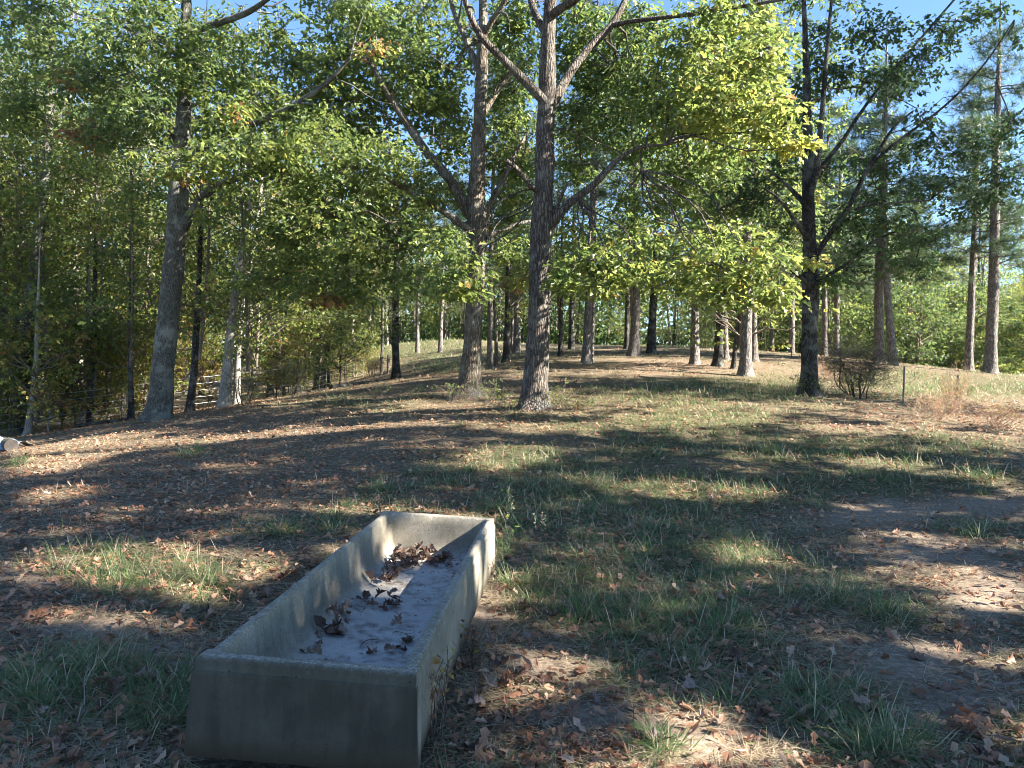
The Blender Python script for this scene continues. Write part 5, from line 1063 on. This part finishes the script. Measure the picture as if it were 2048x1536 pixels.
def log(name, label, a, b, r0, r1, seed, m=M_POST):
    n = 18; t = np.linspace(0, 1, n)[:, None]; P = a + (b - a) * t; P[:, 2] = np.maximum(P[:, 2], gz(P[:, 0], P[:, 1]) + r0 * .7)
    g = Geo(); tube(g, P, np.linspace(r0, r1, n), 12, .06, 0, seed); V = g.V[0][:12]; g.add(V, np.arange(12)[::-1][None])
    return tag(link(name, g.mesh(name, [m], a), None, a), label, 'log')
log('fallen_log', 'long fallen log lying uphill towards the dark pole trunk', foot(662, 790, 31) + np.array([0, 0, .1]), foot(785, 764, 34.5) + np.array([0, 0, .12]), .14, .10, 1, M_OAKGREY)
log('fallen_log', 'pale broken log on the ground by the fence right of the two fence posts', foot(590, 800, 28) + np.array([0, 0, .06]), foot(665, 785, 33) + np.array([0, 0, .06]), .08, .05, 2, M_OAKPALE)
log('fallen_log', 'thin dark log under the fence left of the thick grey oak', foot(150, 862, 24) + np.array([0, 0, .06]), foot(255, 848, 24) + np.array([0, 0, .06]), .06, .05, 3, M_OAKDARK)
# grey metal sheet thrown over a cut log at the far left
p0 = foot(8, 895, 17.2)
rng = np.random.default_rng(8); u, v = np.meshgrid(np.linspace(-.5, .45, 15), np.linspace(-.45, .45, 11))
zz = .34 - .9 * v ** 2 - .25 * np.clip(u, 0, 1) + (fbm(u * 4 + 3, v * 4 + 8, 2) - .5) * .16
zz = np.round(zz * 14) / 14 * .6 + zz * .4
V = np.stack([u, v * .8, zz], -1).reshape(-1, 3); V2 = V - np.array([0, 0, .004]); nn = 15; i0, j0 = np.meshgrid(np.arange(14), np.arange(10)); qq = np.stack([j0 * nn + i0, j0 * nn + i0 + 1, (j0 + 1) * nn + i0 + 1, (j0 + 1) * nn + i0], -1).reshape(-1, 4)
g = Geo(); g.add(V, qq); g.add(V2, qq[:, ::-1]); tag(link('metal_sheet', g.mesh('metal_sheet', [M_SHEET]), None, p0), 'crumpled silvery sheet lying at the far left edge of the clearing', 'metal sheet')
a = foot(24, 897, 16.9) + np.array([.05, -.1, .12]); b = a + np.array([-.6, .6, 0]); n = 10; t = np.linspace(0, 1, n)[:, None]
g = Geo(); tube(g, a + (b - a) * t, np.full(n, .14), 16, .03, 0, 5); root = tag(link('cut_log', g.mesh('cut_log', [M_OAKGREY], a), None, a), 'short cut log with a pinkish round end beside the silvery sheet', 'log')
th = np.linspace(0, 2 * np.pi, 20, endpoint=False); nrm = norm(a - b); e1 = norm(np.cross(nrm, [0, 0, 1.0])); e2 = np.cross(e1, nrm)
g = Geo(); g.add(np.cos(th)[:, None] * e1 * .138 + np.sin(th)[:, None] * e2 * .138 + nrm * .006, np.arange(20)[None]); link('cut_end', g.mesh('cut_end', [M_CUT]), root)
